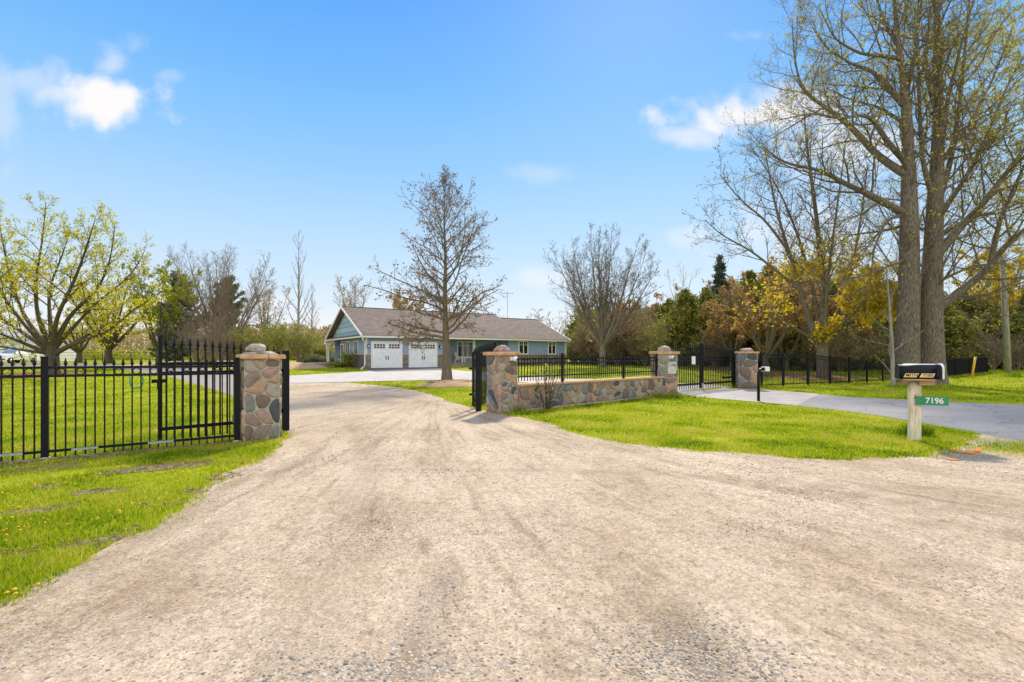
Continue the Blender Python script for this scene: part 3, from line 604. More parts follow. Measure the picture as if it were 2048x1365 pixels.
def window(kind, x, y, z, w, h, sashes, bars=True, parent=house):
    M = face_m(kind, x, y, z); fr = MB(); t = .1
    fr.box(-t, 0, .002, .06, -t, h+t, M=M); fr.box(w, w+t, .002, .06, -t, h+t, M=M); fr.box(0, w, .002, .055, h, h+t, M=M); fr.box(0, w, .002, .055, -t, 0, M=M); fr.box(-t-.04, w+t+.04, .002, .09, -t-.05, -t-.002, M=M)
    sw = w/sashes
    for i in range(1, sashes): fr.box(i*sw-.05, i*sw+.05, .002, .05, 0, h, M=M)
    if bars:
        for i in range(sashes):
            a = i*sw+(.05 if i else 0); b = (i+1)*sw-(.05 if i < sashes-1 else 0)
            fr.box(a, b, .02, .045, h*.72, h*.72+.035, M=M); fr.box((a+b)/2-.015, (a+b)/2+.015, .02, .044, h*.72+.035, h, M=M)
    o = fr.build('window', 'white', parent)
    g = MB(); g.box(0, w, .002, .018, 0, h, M=M); g.build('pane', 'glass', o); return o
for i, (p0, p1) in enumerate(((741.9, 804.8), (817.3, 874.5))):
    x0, x1 = hx(p0, WF-.06), hx(p1, WF-.06); zt = 2.16
    M = face_m('front', x0, WF-D, 0); fr = MB(); w = x1-x0; t = .12
    fr.box(0, t, -.05, .05, 0, zt, M=M); fr.box(w-t, w, -.05, .05, 0, zt, M=M); fr.box(0, w, -.05, .052, zt, zt+.13, M=M)
    fo = fr.build('garage_door', 'white', house); pn = MB(); pn.box(t, w-t, -.04, .012, .01, zt-.002, M=M); po = pn.build('door_panel', 'garage_panel', fo)
    hd = MB()
    for dx in (-.13, .07):
        hd = MB(); hd.box(w/2+dx, w/2+dx+.06, .014, .05, .70, 1.02, M=M); hd.build('handle', 'black_metal', fo)
    for k in (0, 1):
        gx0 = t+.12+k*(w/2-t+.03); gw = w/2-t-.28; gz0, gh = zt-.50, .40
        gl = MB(); gl.box(gx0, gx0+gw, .013, .019, gz0, gz0+gh, M=M); gl.build('door_window', 'glass', fo)
        gr = MB()
        for q in range(5): gr.box(gx0+q*gw/4-.02, gx0+q*gw/4+.02, .0195, .035, gz0, gz0+gh, M=M)
        for q in range(3): gr.box(gx0-.02, gx0+gw+.02, .0196, .034, gz0+q*gh/2-.02, gz0+q*gh/2+.02, M=M)
        gr.build('muntin', 'white', fo)
# left garage side: two windows, brown door
for (p0, p1) in ((693, 699.3), (709.3, 716)):
    ya, yb = hy(p0, WL), hy(p1, WL); window('side', WL, yb, 1.27, ya-yb, 1.02, 2, False)
ya, yb = hy(681.8, WL-D), hy(687.2, WL-D)
mb = MB(); M = face_m('side', WL-D, yb, 0); w = ya-yb
mb.box(.12, w-.12, -.03, .012, .12, 2.1, M=M); dd = mb.build('door', 'door_brown', house)
mb = MB(); mb.box(0, .118, -.04, .05, 0, 2.2, M=M); mb.box(w-.118, w, -.04, .05, 0, 2.2, M=M); mb.box(.118, w-.118, -.04, .05, 2.103, 2.2, M=M); mb.build('door_frame', 'white', dd)
mb = MB(); mb.lathe([(.03, 0), (.045, .04), (.03, .08)], WL-D-.03, yb+.25, 8, z0=1.1); mb.build('handle', 'chrome', dd)
# recessed porch
PZ = .38
hbox('porch_floor', 'deck_wood', XG+D, XR, .7, YR-.003, -.3, PZ); hbox('porch_step', 'deck_wood', XG+.3, XG+2.2, .25, .698, -.3, PZ*.5)
x0, x1 = hx(916, YR), hx(944, YR); window('front', x0, YR, .95, x1-x0, 1.42, 3)
xd = hx(1004, YR); mb = MB(); M = face_m('front', xd, YR, PZ); mb.box(0, .9, .002, .05, 0, 2.03, M=M); d2 = mb.build('front_door', 'door_brown', house)
mb = MB(); mb.box(-.1, -.002, .002, .07, 0, 2.13, M=M); mb.box(.902, 1.0, .002, .07, 0, 2.13, M=M); mb.box(-.002, .902, .002, .07, 2.032, 2.13, M=M); mb.build('door_frame', 'white', d2)
mb = MB(); xp = hx(948, .8); mb.box(xp-.08, xp+.08, .72, .88, PZ, EZ-.06, bev=.01); mb.build('porch_post', 'white', house)
# right wing windows
for p0, p1 in ((1037.5, 1055.5), (1096, 1111)):
    x0, x1 = hx(p0+1, WF), hx(p1-1, WF); window('front', x0, WF, 1.27, x1-x0, 1.02+.15, 2)
for bx in ((WL-.03, WL+.10, WF-.035, WF-.003, 1.17, EZ-.061), (WL-.035, WL-.003, WF-.003, WF+.10, 1.17, EZ-.061), (XE-.1, XE+.03, WF-.035, WF-.003, 1.17, EZ-.061), (XG-.1, XG+.03, WF-.035, WF-.003, 1.17, EZ-.061)): hbox('corner_board', 'white', *bx)
# downspouts
def spout(pts): mb = MB(); mb.tube(pts, .055, 8); mb.build('downspout', 'white', house)
spout([(.05, -.07, EZ-.06), (.05, -.03, EZ-.25), (WL-.12, WF-.1, EZ-.45), (WL-.13, WF-.11, .35), (WL-.2, WF-.2, .12), (WL-.75, WF-1.3, .0)])
spout([(-.08, RD, EZ-.06), (-.05, RD-.1, EZ-.3), (.05, RD-.5, EZ-.5), (.05, RD-.55, 0)])
spout([(XT-.1, .05, EZ-.08), (XE+.05, WF-.05, EZ-.4), (XE+.06, WF-.08, .1)])
# wall lamps
for px in (735.5, 879.5):
    x = hx(px, WF); lt = MB(); lt.box(x-.06, x+.06, WF-.03, WF-.002, 1.78, 2.02); lt.lathe([(.03, .30), (.09, .24), (.09, .03), (.05, 0)], x, WF-.13, 6, z0=1.72); lo = lt.build('wall_lamp', 'black_metal', house)
    lg = MB(); lg.lathe([(.06, .06), (.07, .1), (.06, .2)], x, WF-.225, 6, z0=1.72); lg.build('lamp_glass', 'sign_white', lo)
# rear porch
hbox('rear_deck', 'deck_wood', WL-2.6, WL+3.2, WB+.003, RD+1.2, -.3, .28); hbox('deck_step', 'deck_wood', WL-2.6, WL-.7, WB-1.2, WB, -.3, .12)
mb = MB(); yp = RD-.45; mb.box(.12, .28, yp-.08, yp+.08, .28, EZ-.06, bev=.01); mb.build('porch_post', 'white', house)
def hw(x, y, z): return Vector((E0.x+HC*x-HS*y, E0.y+HS*x+HC*y, HB+z))

def chair(label, loc, rz):
    o = empty('garden_chair', loc, rz, label, 'chair')
    mb = MB()
    for i in range(5): mb.box(-.27, .27, -.32+i*.115, -.32+i*.115+.1, .36-i*.022, .38-i*.022)
    mb.build('seat', 'cream', o); mb = MB()
    Mb = Matrix.Translation((0, .24, .28)) @ Matrix.Rotation(R(-24), 4, 'X')
    for i in range(5): mb.box(-.27+i*.11, -.27+i*.11+.1, -.012, .012, 0, .82-.05*abs(i-2), M=Mb)
    mb.build('backrest', 'cream', o)
    for s in (-1, 1):
        mb = MB(); mb.box(s*.36-.07, s*.36+.07, -.42, .34, .56, .585); mb.build('armrest', 'cream', o)
        mb = MB(); mb.box(s*.33-.02, s*.33+.02, -.38, -.28, 0, .558); mb.build('leg', 'cream', o)
        mb = MB(); mb.prism([(.20, .555), (.28, .555), (.5, 0), (.40, 0)], 'x', s*.33-.02, s*.33+.02); mb.build('leg', 'cream', o)
    return o
p = hw(hx(921, 1.3), 1.3, PZ); chair('white slatted garden chair on the front porch beside the triple window', p, HA+R(40))
p = hw(1.0, WB+1.0, .28); chair('white garden chair on the rear deck under the gable end roof', p, HA-R(70))
ant = empty('antenna_mast', (at(1015, 58), 58, .5), 0, 'thin antenna mast rising behind the bungalow roof ridge', 'antenna')
zt = zz(583, 58)-.5; mb = MB(); mb.tube([(0, 0, 0), (0, 0, zt)], .035, 6); mb.build('mast', 'grey_metal', ant)
mb = MB(); mb.tube([(-.7, 0, zt-.3), (.7, 0, zt-.2)], .03, 5)
for i in range(5): mb.tube([(-.6+i*.3, -.4, zt-.29), (-.6+i*.3, .4, zt-.29)], .02, 4)
mb.build('aerial', 'grey_metal', ant)

# ------------------------------------------------------------ field-stone masonry
def clip(poly, nx_, ny_, c):
    out = []
    for i in range(len(poly)):
        a = poly[i]; b = poly[(i+1) % len(poly)]; da = a[0]*nx_+a[1]*ny_-c; db = b[0]*nx_+b[1]*ny_-c
        if da <= 0: out.append(a)
        if (da < 0 < db) or (db < 0 < da):
            t = da/(da-db); out.append((a[0]+(b[0]-a[0])*t, a[1]+(b[1]-a[1])*t))
    return out
def stones(mb, w, h, cell, rng, M, mi=1, gap=.013, drop=.34, prot=.036):
    nx_ = max(2, round(w/cell)); ny_ = max(2, round(h/cell)); seeds = []
    for j in range(ny_):
        for i in range(nx_):
            if rng.random() < drop: continue
            seeds.append(((i+.5+rng.uniform(-.40, .40)+(.25 if j % 2 else -.25))*w/nx_, (j+.5+rng.uniform(-.40, .40))*h/ny_))
    for k in range(max(1, len(seeds)//4)): seeds.append((rng.uniform(0, w), rng.uniform(0, h)))
    for i, s in enumerate(seeds):
        poly = [(0, 0), (w, 0), (w, h), (0, h)]
        for j, q in enumerate(seeds):
            if i == j: continue
            dx, dy = q[0]-s[0], q[1]-s[1]
            if dx*dx+dy*dy > (cell*4)**2: continue
            poly = clip(poly, dx, dy, dx*(s[0]+q[0])/2+dy*(s[1]+q[1])/2)
            if len(poly) < 3: break
        if len(poly) < 3: continue
        for _ in range(2 if rng.random() < .55 else 1):
            poly = [p for a, b in zip(poly, poly[1:]+poly[:1]) for p in ((a[0]*.8+b[0]*.2, a[1]*.8+b[1]*.2), (a[0]*.2+b[0]*.8, a[1]*.2+b[1]*.8))]
        cx = sum(p[0] for p in poly)/len(poly); cy = sum(p[1] for p in poly)/len(poly)
        def ring(g, n): 
            out = []
            for x, y in poly:
                d = math.hypot(x-cx, y-cy)+1e-6; k = max(.1, 1-g/d); out.append(M @ Vector((cx+(x-cx)*k, cy+(y-cy)*k, n)))
            return out
        pr = prot*rng.uniform(.5, 1.25); g = gap*rng.uniform(.7, 1.9); n = len(poly)
        vs = ring(g, -.004)+ring(g+.004, pr*.75)+ring(g+.022, pr)+[M @ Vector((cx, cy, pr*rng.uniform(.95, 1.25)))]
        fs = [(r*n+k, r*n+(k+1) % n, (r+1)*n+(k+1) % n, (r+1)*n+k) for r in range(2) for k in range(n)]+[(2*n+k, 2*n+(k+1) % n, 3*n) for k in range(n)]
        mb.add(vs, fs, mi, True, rng.random())
def rock(name, mat, parent, loc, rx, ry, rz_, seed, flat=.0):
    bm = bmesh.new(); bmesh.ops.create_icosphere(bm, subdivisions=3, radius=1)
    for v in bm.verts:
        p = v.co.copy(); k = 1+.42*(fbm(np.array([p.x*2.1+seed]), np.array([p.y*2.1+p.z*1.9]), seed, 4)[0]-.5)*2
        z = p.z*k; z = max(z, -.35); v.co = Vector((p.x*k*rx, p.y*k*ry, (z+.35)*rz_/1.35))
    for f in bm.faces: f.smooth = True
    me = bpy.data.meshes.new(name); bm.to_mesh(me); bm.free(); me.materials.append(MATS[mat]); return link(name, me, parent, loc)
def pillar(label, cx, cy, ang, w, h, slab_t, top, seed, dome='capstone', slab='sandstone', two_tier=False, cell=.235):
    rng = random.Random(seed); o = empty('stone_pillar', (cx, cy, H(cy)), ang, label, 'pillar', 'stone gate pillars'); a = w/2
    mb = MB(); mb.box(-a, a, -a, a, -.2, h, 0)
    for k in range(4):
        Rz = Matrix.Rotation(k*math.pi/2, 4, 'Z'); M = Rz @ Matrix(((1, 0, 0, -a), (0, 0, -1, -a), (0, 1, 0, 0.02), (0, 0, 0, 1)))
        stones(mb, w, h-.02, cell, rng, M)
    mb.build('masonry', ['mortar', 'stone'], o, fix=True)
    # slab in two stones
    b = a+.075; mb = MB(); split = rng.uniform(-.2, .1)
    for x0, x1 in ((-b, split-.006), (split+.006, b)): mb.box(x0, x1, -b, b, h+.002, h+slab_t, bev=.014)
    so_ = mb.build('cap_slab', slab, o)
    for v in so_.data.vertices:
        p = v.co; q = fbm(np.array([p.x*5+seed]), np.array([p.y*5+p.z*9]), seed, 2)[0]-.5; v.co += Vector((p.x, p.y, 0)).normalized()*q*.05
    if two_tier:
        rock('cap_stone', dome, o, (0, 0, h+slab_t-.004), a*1.02, a*1.02, .07, seed); rock('cap_stone', dome, o, (-.06, 0, h+slab_t+.055), a*.56, a*.5, top-h-slab_t-.05, seed+1)
    else: rock('cap_stone', dome, o, (0, 0, h+slab_t-.004), a*.72, a*.66, top-h-slab_t, seed)
    return o
D33 = R(35.3)
P1 = (-4.80, 9.15); P2 = (-.28, 13.32); P3 = (6.02, 19.0); P4 = (11.2, 22.9)
pl1 = pillar('stone gate pillar at the end of the picket fence, flat tiered stones on top', *P1, FANG, .60, 1.52, .085, 1.80, 11, two_tier=True, cell=.215)
pl2 = pillar('stone gate pillar with rounded pink cap stone and camera beside the open gravel gateway', *P2, D33, .61, 1.58, .10, 1.86, 22, 'pink_stone')
pl3 = pillar('stone gate pillar bearing the 7196 plaque where the low wall ends', *P3, R(4), .76, 1.62, .11, 1.94, 33, 'capstone')
pl4 = pillar('stone gate pillar on the far side of the closed double gate', *P4, R(-18), .80, 1.66, .09, 1.93, 44, 'pink_stone', cell=.27)
# low wall
A = Vector((P2[0], P2[1])); B = Vector((P3[0], P3[1])); wd = (B-A).normalized(); wang = math.atan2(wd.y, wd.x); wl = (B-A).length
wall = empty('garden_wall', (A.x, A.y, 0), wang, 'low fieldstone garden wall with flat stone coping between two gate pillars', 'wall')
WT = .17; wx0, wx1 = .36, wl-.36
mb = MB(); mb.box(wx0, wx1, -WT, WT, -.2, .70, 0); rng = random.Random(5)
stones(mb, wx1-wx0, .66, .245, rng, Matrix(((1, 0, 0, wx0), (0, 0, -1, -WT), (0, 1, 0, .03), (0, 0, 0, 1))), drop=.36, prot=.04)
stones(mb, wx1-wx0, .66, .3, rng, Matrix(((-1, 0, 0, wx1), (0, 0, 1, WT), (0, 1, 0, .03), (0, 0, 0, 1))))
mb.build('masonry', ['mortar', 'stone'], wall)
mb = MB(); x = wx0
while x < wx1-.01:
    l = min(rng.uniform(.8, 1.3), wx1-x); mb.box(x+.004, x+l-.004, -WT-.07, WT+.05, .702, .765, bev=.012); x += l
mb.build('coping', 'sandstone', wall)
mb = MB(); mb.box(wx0, wx1, -WT-.10, -WT-.035, -.1, .055, bev=.02); mb.build('footing', 'mortar', wall)

# ------------------------------------------------------------ iron fences and gates
def finial(mb, x, y, z, s=1.0, M=None, n=6):
    b = MB(); b.lathe([(.016*s, -.012*s), (.024*s, 0), (.016*s, .014*s), (.011*s, .022*s), (.026*s, .05*s), (.021*s, .07*s), (.009*s, .115*s), (.002*s, .15*s)], x, y, n, smooth=False, z0=z)
    vs = [(M @ Vector(p)) for p in b.v] if M is not None else b.v
    mb.add(vs, b.f, 0)
def ring(mb, x, z, r, t=.008, M=None, n=14, m=4):
    vs = []; fs = []
    for i in range(n):
        a = 2*math.pi*i/n
        for j in range(m):
            c = 2*math.pi*j/m; q = r+t*math.cos(c); p = Vector((x+q*math.cos(a), t*math.sin(c), z+q*math.sin(a))); vs.append(M @ p if M is not None else p)
    fs = [(i*m+j, i*m+(j+1) % m, ((i+1) % n)*m+(j+1) % m, ((i+1) % n)*m+j) for i in range(n) for j in range(m)]
    mb.add(vs, fs, 0, True)
def fence(name, label, pts, tops, z0s, ztips, rails, spacing=.115, pw=.055, rings=None, lowgap=.05, pt=.019, detail=True, post_skip=(), group=None, cat='fence', fin=1.0, end_inset=0.0):
    """posts at pts (x,y); tops: post top z; z0s: ground/coping z; ztips: picket tip z; rails: fractions as absolute z above base"""
    o = empty(name, (pts[0][0], pts[0][1], z0s[0]), 0, label, cat, group); org = Vector((pts[0][0], pts[0][1], z0s[0]))
    for i, p in enumerate(pts):
        if i in post_skip: continue
        ang = math.atan2(pts[min(i+1, len(pts)-1)][1]-pts[max(i-1, 0)][1], pts[min(i+1, len(pts)-1)][0]-pts[max(i-1, 0)][0])
        M = Matrix.Translation(Vector((p[0], p[1], 0))-org) @ Matrix.Rotation(ang, 4, 'Z'); mb = MB(); h = pw/2*1.0
        mb.box(-h, h, -h, h, z0s[i]-.1, tops[i]-.02, M=M); mb.box(-h-.006, h+.006, -h-.006, h+.006, tops[i]-.02, tops[i], M=M, bev=.006); mb.build('post', 'black_metal', o)
    for i in range(len(pts)-1):
        a = Vector((pts[i][0], pts[i][1])); b = Vector((pts[i+1][0], pts[i+1][1])); L = (b-a).length; ang = math.atan2(b.y-a.y, b.x-a.x)
        M = Matrix.Translation(Vector((a.x, a.y, 0))-org) @ Matrix.Rotation(ang, 4, 'Z')
        n = max(2, round(L/spacing)); mb = MB(); rl = MB(); x0 = pw/2; x1 = L-pw/2
        zb = lambda x: z0s[i]+(z0s[i+1]-z0s[i])*x/L; zt = lambda x: ztips[i]+(ztips[i+1]-ztips[i])*x/L
        for k in range(1, n):
            x = k*L/n; t = zt(x); b_ = zb(x)
            mb.box(x-pt/2, x+pt/2, -pt/2, pt/2, b_+lowgap, t-(.15*fin if detail else 0), M=M)
            if detail: finial(mb, x, 0, t-.15*fin, fin, M)
        rr = []
        for f in rails:
            za = (zt(0) if f < 0 else zb(0))+f; zc = (zt(L) if f < 0 else zb(L))+f; rr.append((za, zc)); h = .019
            vs = [(x0, -.02, za-h), (x0, .02, za-h), (x0, .02, za+h), (x0, -.02, za+h), (x1, -.02, zc-h), (x1, .02, zc-h), (x1, .02, zc+h), (x1, -.02, zc+h)]
            rl = MB(); rl.add([M @ Vector(v) for v in vs], [(0, 1, 2, 3), (7, 6, 5, 4), (0, 4, 5, 1), (1, 5, 6, 2), (2, 6, 7, 3), (3, 7, 4, 0)]); rl.build('rail', 'black_metal', o)
        mb.build('picket_panel', 'black_metal', o)
        if rings:
            for k in range(1, n-1, 2):
                rg = MB(); x = (k+.5)*L/n; f = x/L; ring(rg, x, ((rr[0][0]+rr[1][0])*(1-f)+(rr[0][1]+rr[1][1])*f)/2, rings, M=M); rg.build('ring', 'black_metal', o)
    return o
pts = [tuple(FA-FD*2.44), tuple(FA), tuple(FB)]
fl = fence('picket_fence', 'near black iron picket fence with ring row and spear tips beside the left stone pillar', pts, [1.58, 1.575, 1.55], [0, 0, 0], [1.565, 1.56, 1.545], [-.155, -.285, .125], .1165, .085, rings=.05, lowgap=.03, pt=.02, fin=1.0)
# worn white patches on the bottom rail and grey footing at the post
o3 = Vector((pts[0][0], pts[0][1], 0))
for d0, d1 in ((1.25, 2.2), (2.44+.30, 2.44+.62), (2.44+1.25, 2.44+1.60)):
    mb = MB(); M = Matrix.Rotation(FANG, 4, 'Z'); mb.box(d0, d1, -.023, .023, .108, .142, M=M); mb.build('worn_rail_sleeve', 'grey_metal', fl)
for p in pts[1:]:
    mb = MB(); M = Matrix.Translation(Vector((p[0], p[1], 0))-o3); mb.lathe([(.075, -.05), (.07, .03), (.05, .045)], *(Vector((p[0], p[1], 0))-o3).xy, 9); mb.build('post_footing', 'mortar', fl)
# teal hose loop and the latch
c = Vector((at(276, 8.05), 8.05)); hz0 = zz(752, 8.05); mb = MB()
pp = [(math.cos(t)*.085, 0, -.11+math.sin(t)*.10*1.0) for t in np.linspace(math.pi, 2*math.pi, 12)]; pp = [(-.085, 0, 0)]+pp+[(.085, 0, 0)]
mb.tube(pp, .011, 6); ho = mb.build('hose_loop', 'teal_rubber', None, (c.x, c.y-.03, hz0), (0, 0, FANG)); tag(ho, 'teal rubber loop hanging in a U on the black picket fence', 'hose loop')
# wall-top fence
def wp(px):
    r = (px-CX)/FPX; s = (r*A.y-A.x)/(wd.x-r*wd.y); return (A.x+wd.x*s, A.y+wd.y*s)
q0 = A+wd*.40; q3 = wp(1313.5); wpts = [tuple(q0), wp(1124.7), wp(1247), q3]
fence('wall_top_fence', 'black iron picket fence standing on the stone coping of the low garden wall', wpts, [1.62, 1.65, 1.66, 1.62], [.766]*4, [1.58, 1.585, 1.59, 1.59], [-.10, -.23, .20], .115, .065, lowgap=.07, rings=.045, post_skip=(0,), fin=.62)
# fence right of the double gate, then on beyond the great trees
rp = [(1523, 23.3), (1566, 24.3), (1616, 25.0), (1660, 25.6), (1698.5, 26.2), (1734, 26.8), (1765.6, 27.4), (1800, 28.6), (1840, 30.2), (1884, 32.0)]
tpy = [704, 701.6, 704, 710, 714, 719.6, 724, 722, 720, 717]
pts = [(at(x, Y), Y) for x, Y in rp]; tops = [zz(py, Y) for py, (x, Y) in zip(tpy, rp)]
fence('side_fence', 'long black iron fence stepping down past the two great trees', pts, tops, [H(Y) for x, Y in rp], [t-.10 for t in tops], [-.05, -.20, .12], .105, .075, lowgap=.05, detail=False, pt=.02)
rp = [(1884, 31.2), (1912, 32.6), (1940, 34.0), (1975, 36.0)]; tpy = [717, 715.5, 714.5, 712.7]
pts = [(at(x, Y), Y) for x, Y in rp]; tops = [zz(py, Y) for py, (x, Y) in zip(tpy, rp)]
fd = fence('screened_fence', 'black fence with dark screen mesh behind the yellow marker', pts, tops, [H(Y) for x, Y in rp], [t-.03 for t in tops], [-.05, .1], .12, .08, detail=False, pt=.02)
mb = MB()
for i in range(3):
    a, b = pts[i], pts[i+1]; o_ = Vector((pts[0][0], pts[0][1], 0)); dy = .06
    za, zb_ = H(a[1])+.05, H(b[1])+.05; v = [(a[0], a[1]+dy, za), (b[0], b[1]+dy, zb_), (b[0], b[1]+dy, tops[i+1]-.08), (a[0], a[1]+dy, tops[i]-.08)]
    v = [Vector(p)-Vector((pts[0][0], pts[0][1], H(pts[0][1]))) for p in v]; v2 = [p+Vector((0, .015, 0)) for p in v]; mb.add(v+v2, [(0, 1, 2, 3), (7, 6, 5, 4), (0, 4, 5, 1), (1, 5, 6, 2), (2, 6, 7, 3), (3, 7, 4, 0)])
mb.build('screen_mesh', 'black_rubber', fd)

def gate_leaf(name, label, loc, rz, L, h0, h1, arch, group=None, spacing=.125, fin=1.35, zbase=.06, pk_w=.013, rail_h=.03, root=None, rails=(1.435, 1.265, .26), end_ext=0, post=None):
    o = root or empty(name, loc, rz, label, 'gate', group); hh = lambda x: h0+(h1-h0)*math.sin(math.pi/2*x/L)
    mb = MB(); mb.box(0, .06, -.03, .03, .10, h0-.10); mb.build('stile', 'black_metal', o)
    mb = MB(); mb.box(L-.06, L, -.03, .03, .07, h1+.01+end_ext); mb.build('stile', 'black_metal', o)
    for z in rails: mb = MB(); mb.box(.061, L-.061, -.024, .024, z-rail_h, z+rail_h); mb.build('rail', 'black_metal', o)
    n = round(L/spacing); pk = MB()
    for k in range(1, n):
        x = k*L/n; t = hh(x); pk.box(x-pk_w, x+pk_w, -pk_w, pk_w, zbase, t-.15*fin); finial(pk, x, 0, t-.15*fin, fin)
        if k % 2 and k < n-1: rg = MB(); ring(rg, x+L/n/2, (rails[0]+rails[1])/2, .05); rg.build('ring', 'black_metal', o)
    pk.build('picket_panel', 'black_metal', o)
    if arch:
        mb = MB(); mb.tube([(x, 0, hh(x)-arch) for x in np.linspace(.06, L-.06, 12)], .022, 6, smooth=False); mb.build('arched_rail', 'black_metal', o)
    if post:
        mb = MB(); mb.box(-.17, -.05, -.06, .06, -.1, post-.02); mb.box(-.178, -.042, -.068, .068, post-.02, post, bev=.008); mb.build('hinge_post', 'black_metal', o)
        for z in (.42, post-.42): mb = MB(); mb.box(-.055, .03, -.075, -.035, z-.035, z+.035); mb.build('hinge', 'black_metal', o)
    return o
# open leaf behind the left fence: hinge post beside pillar one, free end near the fence
hpt = Vector((at(560, 10.05), 10.05)); fe = Vector((at(316, 8.62), 8.62)); v = fe-hpt
lg = gate_leaf('drive_gate', 'open black iron gate leaf folded back behind the picket fence', (hpt.x, hpt.y, 0), math.atan2(v.y, v.x), v.length, 1.76, 1.93, 0, 'leaves of the open drive gate', post=1.69)
mb = MB(); mb.box(v.length-.13, v.length+.10, .03, .07, 1.10, 1.16); mb.box(v.length-.02, v.length+.02, .02, .06, .98, 1.10); mb.build('latch', 'black_metal', lg)
ex = Vector((at(473, 9.0), 9.0)); mb = MB(); mb.box(-.075, .075, -.05, .05, 0, .15, bev=.01); tag(mb.build('control_box', 'grey_box', None, (ex.x+.02, ex.y-.02, .33), (0, 0, FANG)), 'grey gate control box low beside the left stone pillar', 'control box')
mb = MB(); mb.tube([(0, 0, 0), (0, 0, .33)], .016, 6); tag(mb.build('conduit', 'grey_metal', None, (ex.x+.05, ex.y-.01, 0)), 'thin grey conduit rising to the gate control box', 'conduit')
# open right leaf, seen almost end-on
hp = Vector((at(957, 13.55), 13.55)); h2 = Vector((at(946, 13.95), 13.95)); fe = Vector((at(991, 16.4), 16.4)); v = fe-h2
rg_ = gate_leaf('drive_gate', 'open black iron gate leaf swung inward beside the second pillar', (h2.x, h2.y, 0), math.atan2(v.y, v.x), v.length, 1.78, 2.02, .13, 'leaves of the open drive gate')
Mi = Matrix.Rotation(-math.atan2(v.y, v.x), 4, 'Z'); lp = Mi @ Vector((hp.x-h2.x, hp.y-h2.y, 0))
mb = MB(); mb.box(lp.x-.065, lp.x+.065, lp.y-.065, lp.y+.065, -.1, 1.66); mb.box(lp.x-.072, lp.x+.072, lp.y-.072, lp.y+.072, 1.66, 1.68, bev=.008); mb.build('hinge_post', 'black_metal', rg_)
for z in (.45, 1.2): mb = MB(); mb.tube([(lp.x, lp.y, z), (.03, .03, z), (-.04, .1, z)], .035, 6, smooth=False); mb.build('hinge', 'black_metal', rg_)
# closed double gate
ga = Vector((6.35, 20.15)); gc = Vector((at(1402.5, 22.0), 22.0)); gb = Vector((at(1466, 23.7), 23.7))
v = gc-ga; dg = gate_leaf('double_gate', 'closed black double gate with arched top and small white notice', (ga.x, ga.y, 0), math.atan2(v.y, v.x), v.length, 1.88, 2.12, .20, rails=(1.47, 1.33, .28), spacing=.15, fin=1.0, pk_w=.016, rail_h=.045, post=1.85)
n0 = len(dg.children)
v2 = gc-gb; sub_ang = math.atan2(v2.y, v2.x)-math.atan2(v.y, v.x); off = Matrix.Rotation(-math.atan2(v.y, v.x), 4, 'Z') @ Vector((gb.x-ga.x, gb.y-ga.y, 0))
before = set(dg.children); gate_leaf('', '', None, 0, v2.length-.03, 1.88, 2.12, .20, root=dg, rails=(1.47, 1.33, .28), spacing=.15, fin=1.0, pk_w=.016, rail_h=.045, post=1.88)
for ch in [c for c in dg.children if c not in before]: ch.location = off; ch.rotation_euler = (0, 0, sub_ang)
Lg = v.length
mb = MB(); s = Lg*.76; mb.box(s-.14, s+.14, -.05, -.028, 1.17, 1.53); mb.build('notice', 'sign_white', dg)
Mo = Matrix.Translation(off) @ Matrix.Rotation(sub_ang, 4, 'Z'); mb = MB(); mb.box(.2, 1.0, -.0, .12, .46, .56, M=Mo); mb.build('gate_opener', 'black_metal', dg)
mb = MB(); mb.box(Lg-.03, Lg+.05, -.09, -.035, .02, .3); mb.build('drop_bolt', 'grey_metal', dg)
k0, k1 = gp(1372, 792.5), gp(1456, 777.5); kd = (k1-k0); ka = math.atan2(kd.y, kd.x)
mb = MB(); mb.box(0, kd.length, -.09, .09, -.05, .055, bev=.02); tag(mb.build('gate_threshold', 'concrete', None, k0, (0, 0, ka)), kind='structure')

# ------------------------------------------------------------ cameras, plaque, keypad, mailboxes
def camera_unit(label, loc, rz):
    o = empty('security_camera', loc, rz, label, 'camera', 'security cameras on the pillars')
    mb = MB(); mb.box(-.055, .055, -.05, 0, -.055, .055, bev=.012); mb.build('mount', 'white', o)
    mb = MB(); mb.tube([(.0, -.05, 0), (.04, -.09, .0), (.07, -.15, -.012), (.078, -.17, -.015)], [.05, .068, .066, .05], 12); h_ = mb.build('housing', 'white', o)
    mb = MB(); mb.tube([(.078, -.171, -.015), (.082, -.18, -.016)], [.046, .03], 12); mb.build('lens', 'ink', h_)
fz = Matrix.Rotation(D33, 4, 'Z')
p = fz @ Vector((.09, -.33, 0)); camera_unit('white security camera on the pillar beside the open gravel gateway', (P2[0]+p.x, P2[1]+p.y, 1.49), D33)
fz = Matrix.Rotation(R(4), 4, 'Z'); p = fz @ Vector((.09, -.405, 0)); camera_unit('white security camera above the 7196 plaque', (P3[0]+p.x, P3[1]+p.y, 1.50), R(4))
p = fz @ Vector((.15, -.385, 0)); pq = empty('house_number_plaque', (P3[0]+p.x, P3[1]+p.y, .86), R(4), 'pale stone plaque reading 7196 on the third pillar', 'plaque')
mb = MB(); mb.box(-.165, .165, -.045, 0, 0, .46, bev=.006); mb.build('tablet', 'pale_tablet', pq)
text('lettering', '7196', .19, 'ink', pq, (0, -.047, .33), (R(90), 0, 0), sx=.78)
